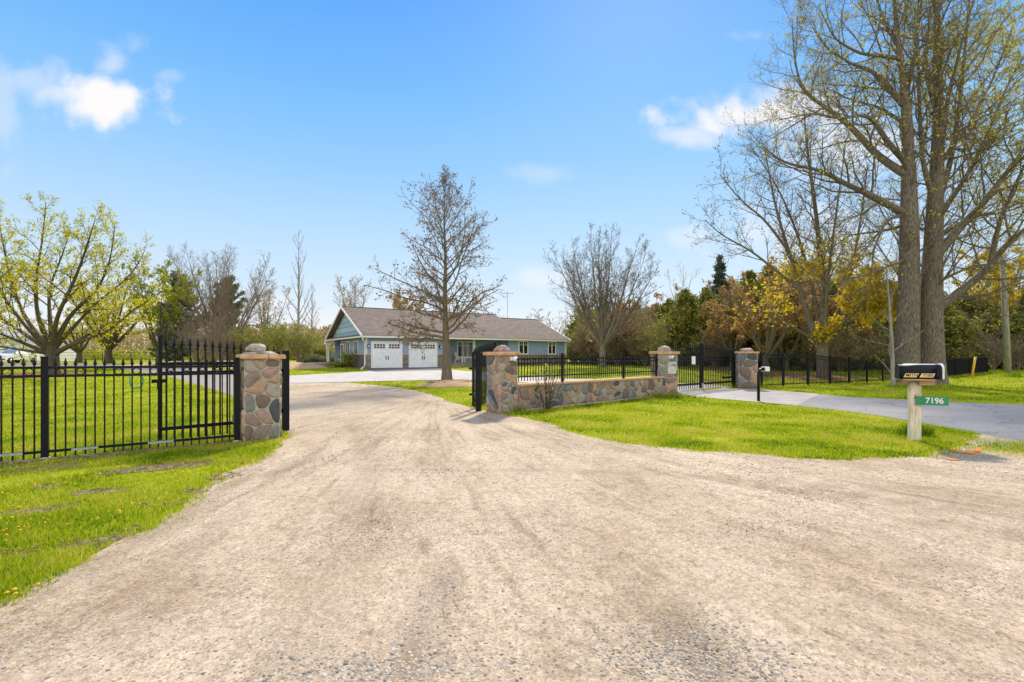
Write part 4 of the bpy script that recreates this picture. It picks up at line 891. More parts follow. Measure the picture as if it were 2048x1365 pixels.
# keypad on a gooseneck
kp = gp(1517, 803); kY = kp.y; ko = empty('gate_keypad', kp, R(20), 'white gate keypad on a bent black gooseneck post in the grass', 'keypad')
ht = CAMH-(739-HY)/FPX*kY; mb = MB(); mb.tube([(0, 0, -.1), (0, 0, ht-.22), (.015, 0, ht-.10), (.06, 0, ht-.02), (.14, 0, ht+.01), (.22, 0, ht+.01)], .048, 12); mb.build('post', 'black_metal', ko)
mb = MB(); mb.box(.215, .40, -.1, .1, ht-.075, ht+.085, bev=.012); bx = mb.build('keypad_box', 'white', ko); mb = MB(); mb.box(.19, .214, -.07, .07, ht-.05, ht+.06); mb.build('hood', 'black_rubber', bx)
# mailbox stand
MY = 8.9; mX = at(1830, MY); mrot = R(-22); mo = Vector((mX, MY, 0))
st = empty('mailbox_stand', mo, mrot, 'weathered double plank post with shelf carrying two mailboxes', 'post')
mb = MB(); mb.box(-.09, .03, -.07, .07, -.2, 1.08); mb.build('post', 'post_wood', st); mb = MB(); mb.box(.032, .075, -.06, .055, -.2, 1.075); mb.build('post', 'post_wood', st)
mb = MB(); mb.box(-.27, .20, -.29, .24, 1.135, 1.16, bev=.004); mb.build('shelf', 'raw_wood', st)
mb = MB(); mb.box(.0, .23, -.20, -.072, 1.045, 1.132, bev=.006); mb.build('brace', 'raw_wood', st); mb = MB(); mb.box(-.2, -.107, -.04, .07, 1.05, 1.132, bev=.006); mb.build('brace', 'raw_wood', st)
text('lettering', '2', .09, 'ink', st, (-.02, -.0722, .83), (R(90), 0, 0))
def mailbox(label, loc, rz, L, w, h, mat):
    o = empty('mailbox', loc, rz, label, 'mailbox'); r = w/2; hs = h-r*.8
    prof = [(-r, 0), (r, 0), (r, hs)]+[(r*math.cos(t), hs+r*.8*math.sin(t)) for t in np.linspace(0, math.pi, 11)[1:-1]]+[(-r, hs)]
    mb = MB(); mb.prism(prof, 'x', -L/2, L/2-.03); mb.sm = [i >= 4 for i in range(len(mb.f))]; mb.build('body', mat, o)
    pr2 = [(a*1.05, b*1.03+(.0 if b > 0 else -.006)) for a, b in prof]; mb = MB(); mb.prism(pr2, 'x', L/2-.028, L/2+.02); d = mb.build('door', mat, o)
    mb = MB(); mb.tube([(L/2+.02, 0, h*.72), (L/2+.05, 0, h*.80)], .012, 6); mb.build('latch', 'chrome', d)
    return o
Rz = Matrix.Rotation(mrot, 4, 'Z')
p = mo+(Rz @ Vector((-.02, -.16, 1.162))); b1 = mailbox('black mailbox lettered MITH 7185 on the shelf', p, mrot, .60, .24, .26, 'navy_box')
p = mo+(Rz @ Vector((.13, .11, 1.162))); b2 = mailbox('white mailbox behind the black one on the same shelf', p, mrot, .56, .24, .268, 'white')
for x0, x1, s_ in ((-.225, -.03, 'MITH'), (.01, .205, '7185')):
    mb = MB(); M = Matrix(((1, 0, 0, 0), (0, 1, 0, -.1215), (0, 0, 1, .030), (0, 0, 0, 1))); sh = .018
    mb.add([M @ Vector(q) for q in ((x0-sh, 0, 0), (x1-sh, 0, 0), (x1+sh, 0, .072), (x0+sh, 0, .072), (x0-sh, -.002, 0), (x1-sh, -.002, 0), (x1+sh, -.002, .072), (x0+sh, -.002, .072))], [(0, 1, 2, 3), (7, 6, 5, 4), (0, 4, 5, 1), (1, 5, 6, 2), (2, 6, 7, 3), (3, 7, 4, 0)])
    tl = mb.build('letter_tile', 'gold_tile', b1); text('lettering', '  '.join(s_) if False else s_, .072, 'ink', tl, ((x0+x1)/2+.004, -.1245, .066), (R(90), 0, 0), shear=.22, sx=1.06, bold=.0006)
mb = MB(); mb.box(.245, .26, -.135, -.122, .05, .20); mb.build('flag', 'black_rubber', b1)
p = mo+(Rz @ Vector((-.02, -.078, .76))); gs = empty('house_number_sign', p, mrot, 'green blade sign reading 7196 on the mailbox post', 'sign')
mb = MB(); mb.box(.0, .48, -.012, -.008, -.08, .08); mb.build('panel', 'green_sign', gs); mb = MB(); mb.box(-.0, .07, -.03, -.013, -.08, .08); mb.build('bracket', 'green_sign', gs)
text('lettering', '7196', .145, 'white', gs, (.275, -.0145, .0), (R(90), 0, 0), sx=.92, bold=.003)
mb = MB()
for dx, dz in ((.03, .05), (.03, -.05)): mb.lathe([(.009, 0), (.007, .005)], .0, 0, 6)
# utility pole, marker, etc.
up = gp(2016, 752); uo = empty('utility_pole', up, 0, 'grey green wooden utility pole leaning slightly at the lawn edge', 'pole')
topz = CAMH-(531-HY)/FPX*up.y; mb = MB(); mb.tube([(0, 0, -.3), ((at(2011, up.y)-up.x), 0, topz*.5), (at(2005.5, up.y)-up.x, 0, topz)], [.21, .18, .15], 14); mb.build('shaft', 'pole_wood', uo)
mb = MB(); mb.lathe([(.155, 0), (.15, .03)], at(2005.5, up.y)-up.x, 0, 14, z0=topz+.002); mb.build('top_cap', 'pole_wood', uo)
gy = Vector((at(1943, 30.2), 30.2, H(30.2))); mb = MB(); mb.tube([(0, 0, -.05), (at(1951, gy.y)-gy.x, 0, CAMH-(714-HY)/FPX*gy.y-gy.z)], .055, 8); mk = mb.build('guy_wire_marker', 'yellow_plastic', None, gy); tag(mk, 'leaning yellow guy wire marker tube before the screened fence', 'marker')

# ------------------------------------------------------------ trees: growth in arrays
def unit(v): return v/np.maximum(np.linalg.norm(v, axis=-1, keepdims=True), 1e-9)
def resample(P, r, k):
    P = np.asarray(P, float); r = np.asarray(r, float); d = np.concatenate([[0], np.cumsum(np.linalg.norm(np.diff(P, axis=0), axis=1))]); t = np.linspace(0, d[-1], k)
    # Catmull-like smoothing by dense linear then box blur
    Q = np.stack([np.interp(t, d, P[:, i]) for i in range(3)], 1); rr = np.interp(t, d, r)
    for _ in range(2): Q[1:-1] = .25*Q[:-2]+.5*Q[1:-1]+.25*Q[2:]
    return Q, rr
def tubes(pts, rad, s):
    M, k, _ = pts.shape; T = np.gradient(pts, axis=1); T = unit(T)
    main = unit(pts[:, -1]-pts[:, 0]); ref = np.where(np.abs(main[:, 2:3]) > .8, np.array([[1., 0, 0]]), np.array([[0, 0, 1.]]))[:, None, :]
    a = unit(np.cross(T, np.broadcast_to(ref, T.shape))); b = np.cross(T, a)
    ang = np.arange(s)*2*np.pi/s; c = np.cos(ang)[None, None, :, None]; sn = np.sin(ang)[None, None, :, None]
    V = pts[:, :, None, :]+(a[:, :, None, :]*c+b[:, :, None, :]*sn)*rad[:, :, None, None]
    base = (np.arange(M)*k*s)[:, None, None]; i = np.arange(k-1)[None, :, None]; j = np.arange(s)[None, None, :]; j2 = (j+1) % s
    F = np.stack([base+i*s+j, base+i*s+j2, base+(i+1)*s+j2, base+(i+1)*s+j], -1).reshape(-1, 4)
    return V.reshape(-1, 3), F
def grow(rng, p, d, L, k, up, wig):
    M = len(p); P = np.empty((M, k, 3)); P[:, 0] = p; d = unit(d); st = (L/(k-1))[:, None]
    upv = np.zeros((M, 3)); upv[:, 2] = up
    for j in range(1, k):
        d = unit(d+upv/(k-1)+rng.normal(0, wig, (M, 3))); p = p+d*st; P[:, j] = p
    return P
def spawn(rng, pts, rad, Lp, c, starts=None):
    M, k, _ = pts.shape
    n = np.maximum(c.get('min', 1), np.round(Lp*c['per'])).astype(int) if 'per' in c else np.full(M, c['n'])
    par = np.repeat(np.arange(M), n); first = np.repeat(np.cumsum(n)-n, n); i = np.arange(len(par))-first; N = len(par)
    s0 = (starts[par] if starts is not None else np.full(N, c.get('start', .25))); e0 = c.get('end', 1.0)
    f = s0+(e0-s0)*np.clip((i+rng.random(N))/n[par], 0, 1); f = np.clip(f, 0, .999)
    seg = f*(k-1); i0 = np.minimum(seg.astype(int), k-2); w = (seg-i0)[:, None]
    p = pts[par, i0]*(1-w)+pts[par, i0+1]*w; t = unit(pts[par, i0+1]-pts[par, i0]); r = rad[par, i0]*(1-w[:, 0])+rad[par, i0+1]*w[:, 0]
    ref = np.tile(np.array([[.31, .77, .55]]), (N, 1)); a = unit(np.cross(t, ref)); b = np.cross(t, a)
    phi = i*2.39996+rng.random(M)[par]*6.28+rng.normal(0, .5, N)
    A = c['ang']; an = np.radians((A[0]+(A[1]-A[0])*f if len(A) > 1 else np.full(N, A[0]))+rng.normal(0, c.get('asd', 9), N))
    if c.get('flat'):
        a = unit(np.cross(t, np.array([[0, 0, 1.]]))); b = np.array([[0, 0, 1.]]); phi = np.where(i % 2, 0, np.pi)+rng.normal(0, .35, N)
    d = t*np.cos(an)[:, None]+(a*np.cos(phi)[:, None]+b*np.sin(phi)[:, None])*np.sin(an)[:, None]
    if 'Lf' in c: L = np.interp(f, *c['Lf'])
    else:
        sh = {'cone': 1-.7*f, 'even': 1-.35*f, 'top': .55+.45*f}[c.get('shape', 'even')]; L = Lp[par]*c['len']*sh
    L = L*rng.uniform(.7, 1.25, N); L = np.minimum(L, c.get('max', 99))
    upk = c.get('up', .2); up = np.interp(f, [0, 1], upk) if isinstance(upk, (tuple, list)) else np.full(N, upk)
    kk = c.get('k', 5); P = grow(rng, p, d, L, kk, up, c.get('wig', .1))
    r0 = np.clip(r*c.get('rr', .55), c.get('rmin', .004), c.get('rmax', 9)); rr = r0[:, None]*np.linspace(1, c.get('taper', .3), kk)[None]
    return P, np.maximum(rr, c.get('rfloor', .003)), L
def leaves(rng, pts, L, n, size, jit=.08, weight=None, along=False, aspect=.6, lo=.25, patch=1.2):
    M, k, _ = pts.shape; pr = L if weight is None else L*weight(pts[:, -1]); pr = np.maximum(pr, 0); pr = pr/pr.sum(); par = rng.choice(M, n, p=pr)
    f = rng.uniform(lo, 1, n)*.999; seg = f*(k-1); i0 = np.minimum(seg.astype(int), k-2); w = (seg-i0)[:, None]
    c = pts[par, i0]*(1-w)+pts[par, i0+1]*w+rng.normal(0, jit, (n, 3)); t = unit(pts[par, i0+1]-pts[par, i0])
    if along: a = unit(t+rng.normal(0, .45, (n, 3)))
    else: a = unit(rng.normal(0, 1, (n, 3))+np.array([0, 0, -.4]))
    b = unit(np.cross(a, rng.normal(0, 1, (n, 3)))); s = size*rng.uniform(.55, 1.35, (n, 1))
    V = np.stack([c-a*s*.5, c+b*s*aspect*.5, c+a*s*.5, c-b*s*aspect*.5], 1).reshape(-1, 3); F = np.arange(n*4).reshape(-1, 4)
    col = np.clip(.5*rng.random(M)[par]+.35*rng.random(n)+.45*(fbm(c[:, 0]*patch+c[:, 1]*.7*patch, c[:, 2]*patch, 3, 2)-.5)+.08, 0, 1)
    return V, F, np.repeat(col, 4)
def make_tree(seed, init, levels, leafspec=None, starts=None, init_sides=10, trunk_k=None):
    """init: list of (points, radii); returns trunk (V,F), crown (V,[F..],midx,rnd)"""
    rng = np.random.default_rng(seed); tV, tF, cV, cF, cM, cR = [], [], [], [], [], []; nt = nc = 0
    def put(V, F, trunk, mi=0, rnd=None):
        nonlocal nt, nc
        if trunk: tV.append(V); tF.append(F+nt); nt += len(V)
        else: cV.append(V); cF.append(F+nc); nc += len(V); cM.append(np.full(len(F), mi)); cR.append(np.full(len(V), .5) if rnd is None else rnd)
    k0 = trunk_k or 12; Q = [resample(P, r, k0) for P, r in init]; pts = np.stack([q[0] for q in Q]); rad = np.stack([q[1] for q in Q])
    V, F = tubes(pts, rad, init_sides); put(V, F, True)
    Lp = np.linalg.norm(np.diff(pts, axis=1), axis=2).sum(1); states = [(pts, rad, Lp)]; st = None if starts is None else np.asarray(starts, float)
    for c in levels:
        src = states[c.get('from', -1)]
        P, rr, L = spawn(rng, src[0], src[1], src[2], c, st if (st is not None and (len(states) == 1 or c.get('from') == 0)) else None)
        V, F = tubes(P, rr, c.get('s', 4)); put(V, F, c.get('trunk', False)); states.append((P, rr, L))
    for lf in ([leafspec] if isinstance(leafspec, dict) else (leafspec or [])):
        lf = dict(lf); lv = lf.pop('level', -1); mi = lf.pop('mi', 1); P, rr, L = states[lv]; V, F, rn = leaves(rng, P, L, **lf); put(V, F, False, mi, rn)
    return (np.concatenate(tV), np.concatenate(tF)), (np.concatenate(cV), cF, np.concatenate(cM), np.concatenate(cR))
def tree_obj(name, label, cat, loc, data, bark, twig, leaf, group=None, rz=0, sc=(1, 1, 1)):
    o = empty(name, loc, rz, label, cat, group); o.scale = sc; (tv, tf), (cv, cf, cm, cr) = data
    link('trunk', np_mesh('trunk', tv, [tf], bark, smooth=True), o)
    ml = [twig]+(list(leaf) if isinstance(leaf, (list, tuple)) else ([leaf] if leaf else []))
    link('crown', np_mesh('crown', cv, [np.concatenate(cf)], ml, cm, cr, smooth=False), o); return o
def put_copy(src, loc, rz, sc, label=None):
    o = copy_tree(src); o.location = loc; o.rotation_euler = (0, 0, rz); o.scale = sc if isinstance(sc, (tuple, list)) else (sc, sc, sc)
    if label: o['label'] = label
    return o
def leader(h, r, rng, wob=.015, k=8, lean=0):
    t = np.linspace(0, 1, k); P = np.stack([rng.normal(0, wob*h*.5, k)*t*(1-t)*3+lean*h*t, rng.normal(0, wob*h*.5, k)*t*(1-t)*3, h*t-.15*(1-t)], 1)
    rr = r*np.maximum(.06, (1-t)**.9); rr[0] *= 1.35; return [(P, rr)]
def vase(rng, n, h, spread, r, hf, lean=.9, drop=0.0):
    out = [(np.array([[0, 0, -.2], [0, 0, hf*.5], [0, 0, hf]]), np.array([r*1.3, r*1.02, r*.9]))]
    for i in range(n):
        a = 6.28*i/n+rng.normal(0, .3); q = rng.uniform(.55, 1.1) if i else .15; hh = h*rng.uniform(.86, 1.0)*(1-drop*(q if i else 0)); t = np.linspace(0, 1, 7); R_ = spread*q
        out.append((np.stack([R_*math.cos(a)*t**lean+rng.normal(0, .1, 7)*t, R_*math.sin(a)*t**lean+rng.normal(0, .1, 7)*t, hf*.8+(hh-hf*.8)*t**.92], 1), r*rng.uniform(.42, .6)*np.maximum(.10, 1-t)))
    return out
def stems(rng, n, h, spread, r):
    out = []
    for i in range(n):
        a = rng.uniform(0, 6.28); q = rng.uniform(.2, 1); hh = h*rng.uniform(.6, 1)*(1-.25*q); t = np.linspace(0, 1, 6)
        out.append((np.stack([spread*q*math.cos(a)*t**1.2+.12*math.cos(a), spread*q*math.sin(a)*t**1.2+.12*math.sin(a), hh*t**.9-.05], 1), r*np.maximum(.2, 1-t)))
    return out
def px_limbs(Y0, base, limbs, rng, zoff=0):
    """limbs: (pixel points, r0, r1, depth drift) -> points relative to base"""
    out = []
    for pts, rr, dd in limbs:
        n = len(pts); t = np.linspace(0, 1, n); P = [(W(px, py, Y0+dd*tt)-base)[:] for (px, py), tt in zip(pts, t)]
        r = np.asarray(rr, float) if len(rr) == n else rr[0]+(rr[1]-rr[0])*t**.8; out.append((np.array(P), r))
    return out

# ---- the two great trees on the right
TW = dict(s=3, k=4)
big_levels = [dict(per=1.7, start=.2, ang=(50, 40), asd=14, Lf=([0, .5, 1], [3.4, 3.0, 2.0]), up=.55, wig=.14, k=6, s=5, rr=.5, rmax=.06, rmin=.012, trunk=False),
              dict(n=6, start=.15, ang=(46,), asd=13, len=.52, up=.35, wig=.15, k=5, s=3, rr=.6, rmin=.008, rfloor=.004),
              dict(n=5, start=.15, ang=(42,), asd=13, len=.52, up=.25, wig=.16, k=4, s=3, rr=.6, rmin=.006, rfloor=.0035),
              dict(n=3, start=.2, ang=(40,), asd=12, len=.6, up=.2, wig=.15, k=3, s=3, rr=.7, rmin=.0055, rfloor=.0035)]
rng = np.random.default_rng(4)
Y1 = 25.4; b1_ = gp(1814, 774); b1_.y = Y1; b1_.x = at(1814, Y1); b1_.z = H(Y1)
L1 = [([(1812, 786), (1814, 765), (1815, 690), (1818, 560), (1819, 440), (1816, 300), (1812, 180), (1801, 115), (1790, 40), (1785, -80)], [.66, .58, .52, .47, .41, .27, .20, .14, .09, .04], 0),
      ([(1812, 350), (1750, 310), (1710, 260), (1670, 228), (1634, 205), (1600, 175), (1588, 110), (1584, 40)], [.21, .02], 2.0), ([(1810, 428), (1740, 390), (1690, 368), (1640, 340), (1570, 328), (1528, 296)], [.20, .02], -2.5),
      ([(1812, 215), (1768, 165), (1745, 142), (1700, 128), (1650, 95), (1625, 55)], [.17, .02], 1.5), ([(1812, 325), (1770, 280), (1750, 240), (1725, 228), (1680, 240), (1630, 225), (1560, 240)], [.16, .02], -3),
      ([(1803, 118), (1770, 113), (1720, 108), (1670, 80), (1640, 20)], [.13, .02], -1.5), ([(1813, 185), (1830, 100), (1842, 10), (1850, -90)], [.13, .03], 2.5), ([(1806, 430), (1772, 440), (1747, 500), (1741, 565)], [.10, .02], -1),
      ([(1812, 450), (1770, 462), (1700, 470), (1630, 520)], [.10, .015], 2.5), ([(1800, 100), (1765, 40), (1745, -40)], [.10, .03], 2), ([(1812, 520), (1760, 540), (1700, 560), (1660, 600)], [.07, .012], -3.5), ([(1812, 250), (1760, 215), (1700, 200), (1640, 170)], [.10, .02], 4)]
data = make_tree(41, px_limbs(Y1, b1_, L1, rng), big_levels, [dict(n=9000, size=.115, jit=.05, weight=lambda p: np.clip((p[:, 2]-4)/10, .15, 1)*np.clip(1.1-.10*np.abs(p[:, 0]+2), .1, 1))], starts=[.2]+[.15]*11, init_sides=20, trunk_k=22)
tree_obj('great_tree', 'taller left one of the twin great trees, straight furrowed grey trunk with limbs reaching left', 'tree', b1_, data, 'bark_big', 'bark_oak', 'leaf_budgold')
Y2 = 25.9; b2_ = Vector((at(1862, Y2), Y2, H(Y2)))
L2 = [([(1868, 790), (1866, 768), (1863, 690), (1862, 600), (1866, 500), (1870, 400), (1876, 300), (1877, 180), (1873, 60), (1870, -90)], [.72, .60, .53, .50, .43, .36, .29, .21, .14, .05], 0),
      ([(1866, 520), (1920, 455), (1965, 410), (2010, 350), (2048, 300), (2110, 215)], [.24, .05], -1.5), ([(1866, 625), (1925, 580), (1975, 540), (2010, 492), (2048, 460), (2120, 415)], [.26, .06], -2.5), ([(1868, 430), (1900, 330), (1918, 220), (1930, 100), (1942, -40)], [.18, .04], 1.5),
      ([(1876, 310), (1895, 200), (1920, 100), (1950, -10)], [.14, .03], -2), ([(1868, 445), (1930, 360), (1975, 270), (2010, 180), (2060, 90)], [.15, .03], 2.5), ([(1866, 570), (1900, 552), (1945, 532), (2000, 527), (2060, 505)], [.10, .02], 3), ([(1978, 535), (2000, 440), (2030, 370), (2070, 290)], [.14, .04], -1.0),
      ([(1868, 400), (1845, 330), (1838, 200), (1835, 60), (1840, -70)], [.15, .03], -1.0), ([(1874, 330), (1940, 250), (1990, 150), (2030, 40)], [.12, .03], 4), ([(1873, 230), (1850, 150), (1858, 50), (1868, -60)], [.1, .03], 3), ([(1866, 590), (1930, 600), (1990, 585), (2060, 560)], [.09, .02], 2), ([(1868, 480), (1930, 440), (2000, 420), (2070, 380)], [.12, .03], 4)]
data = make_tree(42, px_limbs(Y2, b2_, L2, rng), big_levels, [dict(n=19000, size=.13, jit=.07, weight=lambda p: np.clip((p[:, 2]-4)/9, .1, 1)*np.clip(.35+.16*p[:, 0], .15, 1.3))], starts=[.2]+[.12]*12, init_sides=20, trunk_k=22)
tree_obj('great_tree', 'right one of the twin great trees with mossy flared base and limbs sweeping right', 'tree', b2_, data, 'bark_big', 'bark_oak', 'leaf_budgold')
# broken base sliver at its foot is part of the bark; roots
# ---- spreading maple on the left
MYd = 32.3; mb_ = Vector((at(104, MYd), MYd, H(MYd)))
LM = [([(106, 760), (106, 742), (105, 715), (104, 690)], [.52, .40, .36, .36], 0), ([(104, 698), (74, 640), (70, 560), (84, 490), (92, 405)], [.18, .02], .8), ([(108, 698), (124, 655), (152, 614), (193, 590), (222, 520), (230, 450)], [.18, .02], -1),
      ([(110, 708), (140, 690), (178, 678), (219, 664), (262, 622), (320, 585)], [.18, .02], -2), ([(102, 712), (75, 698), (40, 684), (0, 668), (-60, 640)], [.17, .03], -2), ([(100, 704), (60, 675), (20, 650), (-30, 610), (-90, 560)], [.16, .03], 2.5), ([(105, 692), (99, 632), (97, 575), (122, 520), (142, 455)], [.16, .02], 3),
      ([(100, 700), (50, 640), (20, 560), (5, 480), (-5, 430)], [.16, .02], 3.5), ([(108, 700), (150, 650), (200, 600), (265, 550), (290, 500)], [.14, .02], 4.5), ([(106, 700), (110, 640), (150, 560), (175, 490), (190, 440)], [.17, .02], -3), ([(103, 705), (60, 665), (10, 600), (-30, 520), (-60, 450)], [.14, .02], -4), ([(108, 708), (160, 680), (230, 640), (300, 640)], [.14, .02], 5), ([(102, 708), (40, 700), (-20, 690), (-80, 690)], [.12, .02], 4)]
mlev = [dict(per=1.7, start=.25, ang=(48, 38), asd=12, Lf=([0, .5, 1], [2.3, 2.0, 1.2]), up=.55, wig=.13, k=6, s=4, rr=.5, rmax=.05, rmin=.012), dict(n=6, start=.2, ang=(44,), asd=12, len=.5, up=.4, wig=.14, k=4, s=3, rr=.6, rmin=.008, rfloor=.005), dict(n=4, start=.2, ang=(42,), asd=12, len=.5, up=.3, wig=.14, k=3, s=3, rr=.65, rmin=.006, rfloor=.004)]
data = make_tree(51, px_limbs(MYd, mb_, LM, rng), mlev, [dict(n=17000, size=.125, jit=.09, aspect=.8, patch=.8)], starts=[.9]+[.28]*12, init_sides=12, trunk_k=14)
tree_obj('maple_tree', 'spreading maple with young yellow green leaves and low forking trunk behind the picket fence', 'tree', mb_, data, 'bark_maple', 'bark_maple', 'leaf_spring')
# ---- oak in front of the house
oy = 26.3; ob = Vector((at(894, oy), oy, H(oy))); oh = (zz(333, oy)-ob.z)*.925
rng = np.random.default_rng(7); ld = leader(oh, .27, rng, .012, 12); ld[0][1][:] = np.interp(np.linspace(0, 1, 12), [0, .04, .12, .3, .6, .85, 1], [.37, .27, .23, .155, .085, .035, .012]); ld[0][0][:, 0] += np.linspace(0, (at(888, oy)-ob.x)*1.0, 12)
olev = [dict(n=58, start=.21, ang=(84, 32), asd=7, Lf=([0, .1, .25, .45, .65, .82, .93, 1], [3.1, 3.3, 3.85, 4.0, 3.4, 2.4, 1.6, .95]), up=(-.05, .6), wig=.13, k=8, s=5, rr=.42, rmin=.016, rmax=.07, trunk=True), dict(n=11, start=.15, ang=(46,), asd=12, len=.46, shape='cone', up=.05, wig=.15, k=5, s=3, rr=.6, rmin=.009, rfloor=.005), dict(n=5, start=.2, ang=(44,), asd=14, len=.45, up=.0, wig=.17, k=4, s=3, rr=.65, rmin=.007, rfloor=.005)]
data = make_tree(61, ld, olev, [dict(n=5200, size=.105, jit=.06, weight=lambda p: np.interp(p[:, 2], [1, 2, 3.8, 5, 12], [2.2, 2.4, 1.6, .7, .6]), aspect=.75)], trunk_k=18, init_sides=12)
tree_obj('oak_tree', 'young oak keeping dry brown leaves, standing alone before the bungalow in a mulch ring', 'tree', ob, data, 'bark_oak', 'bark_grey', 'leaf_oak')
# ---- multi-stem tree with golden leaves behind the side fence
gy_ = 29.5; gb_ = Vector((at(1646, gy_), gy_, H(gy_)))
LG = [([(1647, 770), (1646, 750), (1645, 715), (1645, 695)], [.46, .36, .32, .32], 0), ([(1643, 708), (1622, 655), (1602, 585), (1583, 520), (1550, 415), (1530, 300)], [.24, .03], 1), ([(1645, 702), (1648, 600), (1640, 500), (1628, 390), (1612, 290), (1608, 220)], [.23, .03], 0), ([(1648, 705), (1668, 650), (1700, 560), (1722, 440), (1735, 330)], [.18, .03], 1.5),
      ([(1645, 700), (1632, 600), (1600, 480), (1560, 380), (1500, 290)], [.15, .02], 3), ([(1648, 700), (1655, 560), (1672, 430), (1690, 300)], [.15, .02], -1.5), ([(1600, 580), (1550, 540), (1500, 500), (1440, 470), (1410, 440)], [.10, .02], 0), ([(1575, 500), (1530, 440), (1480, 400), (1440, 350)], [.09, .02], -1), ([(1645, 690), (1690, 640), (1750, 600)], [.1, .02], -2), ([(1643, 690), (1580, 650), (1520, 620), (1450, 600)], [.09, .015], -2)]
glev = [dict(per=1.8, ang=(48, 38), asd=12, Lf=([0, .5, 1], [2.4, 2.2, 1.4]), up=.4, wig=.13, k=6, s=4, rr=.5, rmax=.05, rmin=.012), dict(n=6, start=.2, ang=(44,), asd=12, len=.5, up=.25, wig=.15, k=4, s=3, rr=.6, rmin=.008, rfloor=.005), dict(n=4, start=.2, ang=(42,), asd=12, len=.5, up=.2, wig=.15, k=3, s=3, rr=.65, rmin=.006, rfloor=.0045)]
data = make_tree(71, px_limbs(gy_, gb_, LG, rng), glev, [dict(n=7000, size=.09, jit=.05, mi=1), dict(n=9500, size=.19, jit=.16, mi=2, aspect=.7, weight=lambda p: np.exp(-((p[:, 2]-5.0)/1.7)**2-((p[:, 0]-.9)/2.8)**2))], starts=[.9]+[.3]*9, init_sides=12, trunk_k=14)
tree_obj('ash_tree', 'multi stemmed tree with golden lower leaves rising from red mulch behind the side fence', 'tree', gb_, data, 'bark_oak', 'bark_grey', ('leaf_bud', 'leaf_gold'))
# ---- sapling beside the great trees
sy = 24.3; sb = Vector((at(1786, sy), sy, H(sy))); rng = np.random.default_rng(9); hgt = zz(520, sy)-sb.z
LS = [(np.array([[0, 0, -.1], [-.05, 0, hgt*.35], [-.17, .05, hgt*.7], [-.3, .1, hgt]]), np.array([.115, .08, .045, .012]))]
data = make_tree(91, LS, [dict(n=22, start=.08, ang=(60, 35), asd=12, Lf=([0, .3, 1], [1.9, 1.5, .7]), up=.35, wig=.10, k=6, s=4, rr=.28, rmin=.009), dict(n=7, start=.25, ang=(40,), len=.4, up=.2, k=4, s=3, rmin=.005)])
tree_obj('sapling', 'slim pale barked sapling leaning beside the left great trunk', 'tree', sb, data, 'bark_pale', 'bark_pale', None)
# ---- bare shrub against the low wall
shb = gp(1094, 823); rng = np.random.default_rng(12); L = []
for i in range(20):
    a = rng.uniform(0, 6.28); q = rng.uniform(.15, 1); t = np.linspace(0, 1, 6); hh = rng.uniform(1.0, 1.7); L.append((np.stack([.62*q*math.cos(a)*t**1.15+.07*math.cos(a), .32*q*math.sin(a)*t+.07*math.sin(a), hh*t*(1-.25*q)-.03], 1), .010*(1-.65*t)))
data = make_tree(13, L, [dict(n=3, start=.4, ang=(28,), len=.3, up=.35, k=4, s=3, rr=.6, rmin=.0035, rfloor=.0025)], dict(n=70, size=.10, jit=.10, lo=0, aspect=.7, level=0, weight=lambda p: p[:, 2]*0+1), init_sides=5)
tree_obj('bare_shrub', 'leafless shrub with upright stems growing against the low stone wall', 'shrub', shb, data, 'bark_dark', 'bark_dark', 'leaf_tan')

# ---- background trees, each kind once, then copies
rng = np.random.default_rng(20)
def bg_vase(seed, n, h, sp, r, hf, leafn, lsize, bark, twig, leaf, label, px, Y, name='bare_tree', dens=1.0, group=None, lean=.9, lw=None, rz=0, drop=0.0):
    r_ = np.random.default_rng(seed)
    lev = [dict(per=1.15*dens, start=.25, ang=(42, 32), asd=10, Lf=([0, .5, 1], [h*.21, h*.17, h*.09]), up=.55, wig=.10, k=6, s=4, rr=.5, rmax=.06, rmin=.014, rfloor=.008), dict(n=6, start=.2, ang=(40,), asd=11, len=.48, up=.4, wig=.12, k=4, s=3, rr=.6, rmin=.011, rfloor=.007), dict(n=4, start=.25, ang=(38,), asd=11, len=.5, up=.3, wig=.13, k=3, s=3, rr=.7, rmin=.009, rfloor=.006)]
    spec = [dict(n=leafn, size=lsize, jit=.07)] if leafn else []
    if spec and lw: spec[0]['weight'] = lw
    data = make_tree(seed, vase(r_, n, h, sp, r, hf, lean, drop), lev, spec, starts=[.85]+[.25]*n)
    return tree_obj(name, label, 'tree', Vector((at(px, Y), Y, H(Y))), data, bark, twig, leaf if leafn else None, group, rz)
t_right = bg_vase(101, 14, zz(442, 45)-.5, 4.9, .30, 2.2, 9000, .10, 'bark_grey', 'bark_grey', 'leaf_bud', 'large bare many stemmed tree right of the bungalow gable', 1205, 45, dens=1.45, lean=.74, drop=.24)
t_left = bg_vase(102, 13, zz(490, 52)-.5, 5.0, .27, 1.0, 0, 0, 'bark_grey', 'bark_tan', None, 'wide bare grey tree with many stems in front of a dark pine', 445, 52, lean=.8, drop=.10, dens=2.0)
t_tan = bg_vase(103, 6, zz(560, 62)-.5, 3.2, .22, 2.2, 1800, .16, 'bark_grey', 'bark_tan', 'leaf_tan', 'pale budding tree right of the wide bare grey tree', 532, 62)
t_beh = bg_vase(104, 6, zz(556, 76)-.5, 4.0, .25, 4, 1500, .20, 'bark_grey', 'bark_tan', 'leaf_tan', 'loose budding tree rising behind the bungalow gable end', 702, 76)
t_or = bg_vase(105, 7, zz(586, 72)-.5, 3.6, .25, 3, 5000, .26, 'bark_oak', 'bark_oak', 'leaf_orange', 'orange leaved tree showing above the bungalow roof', 812, 72, name='maple_tree', dens=.8)
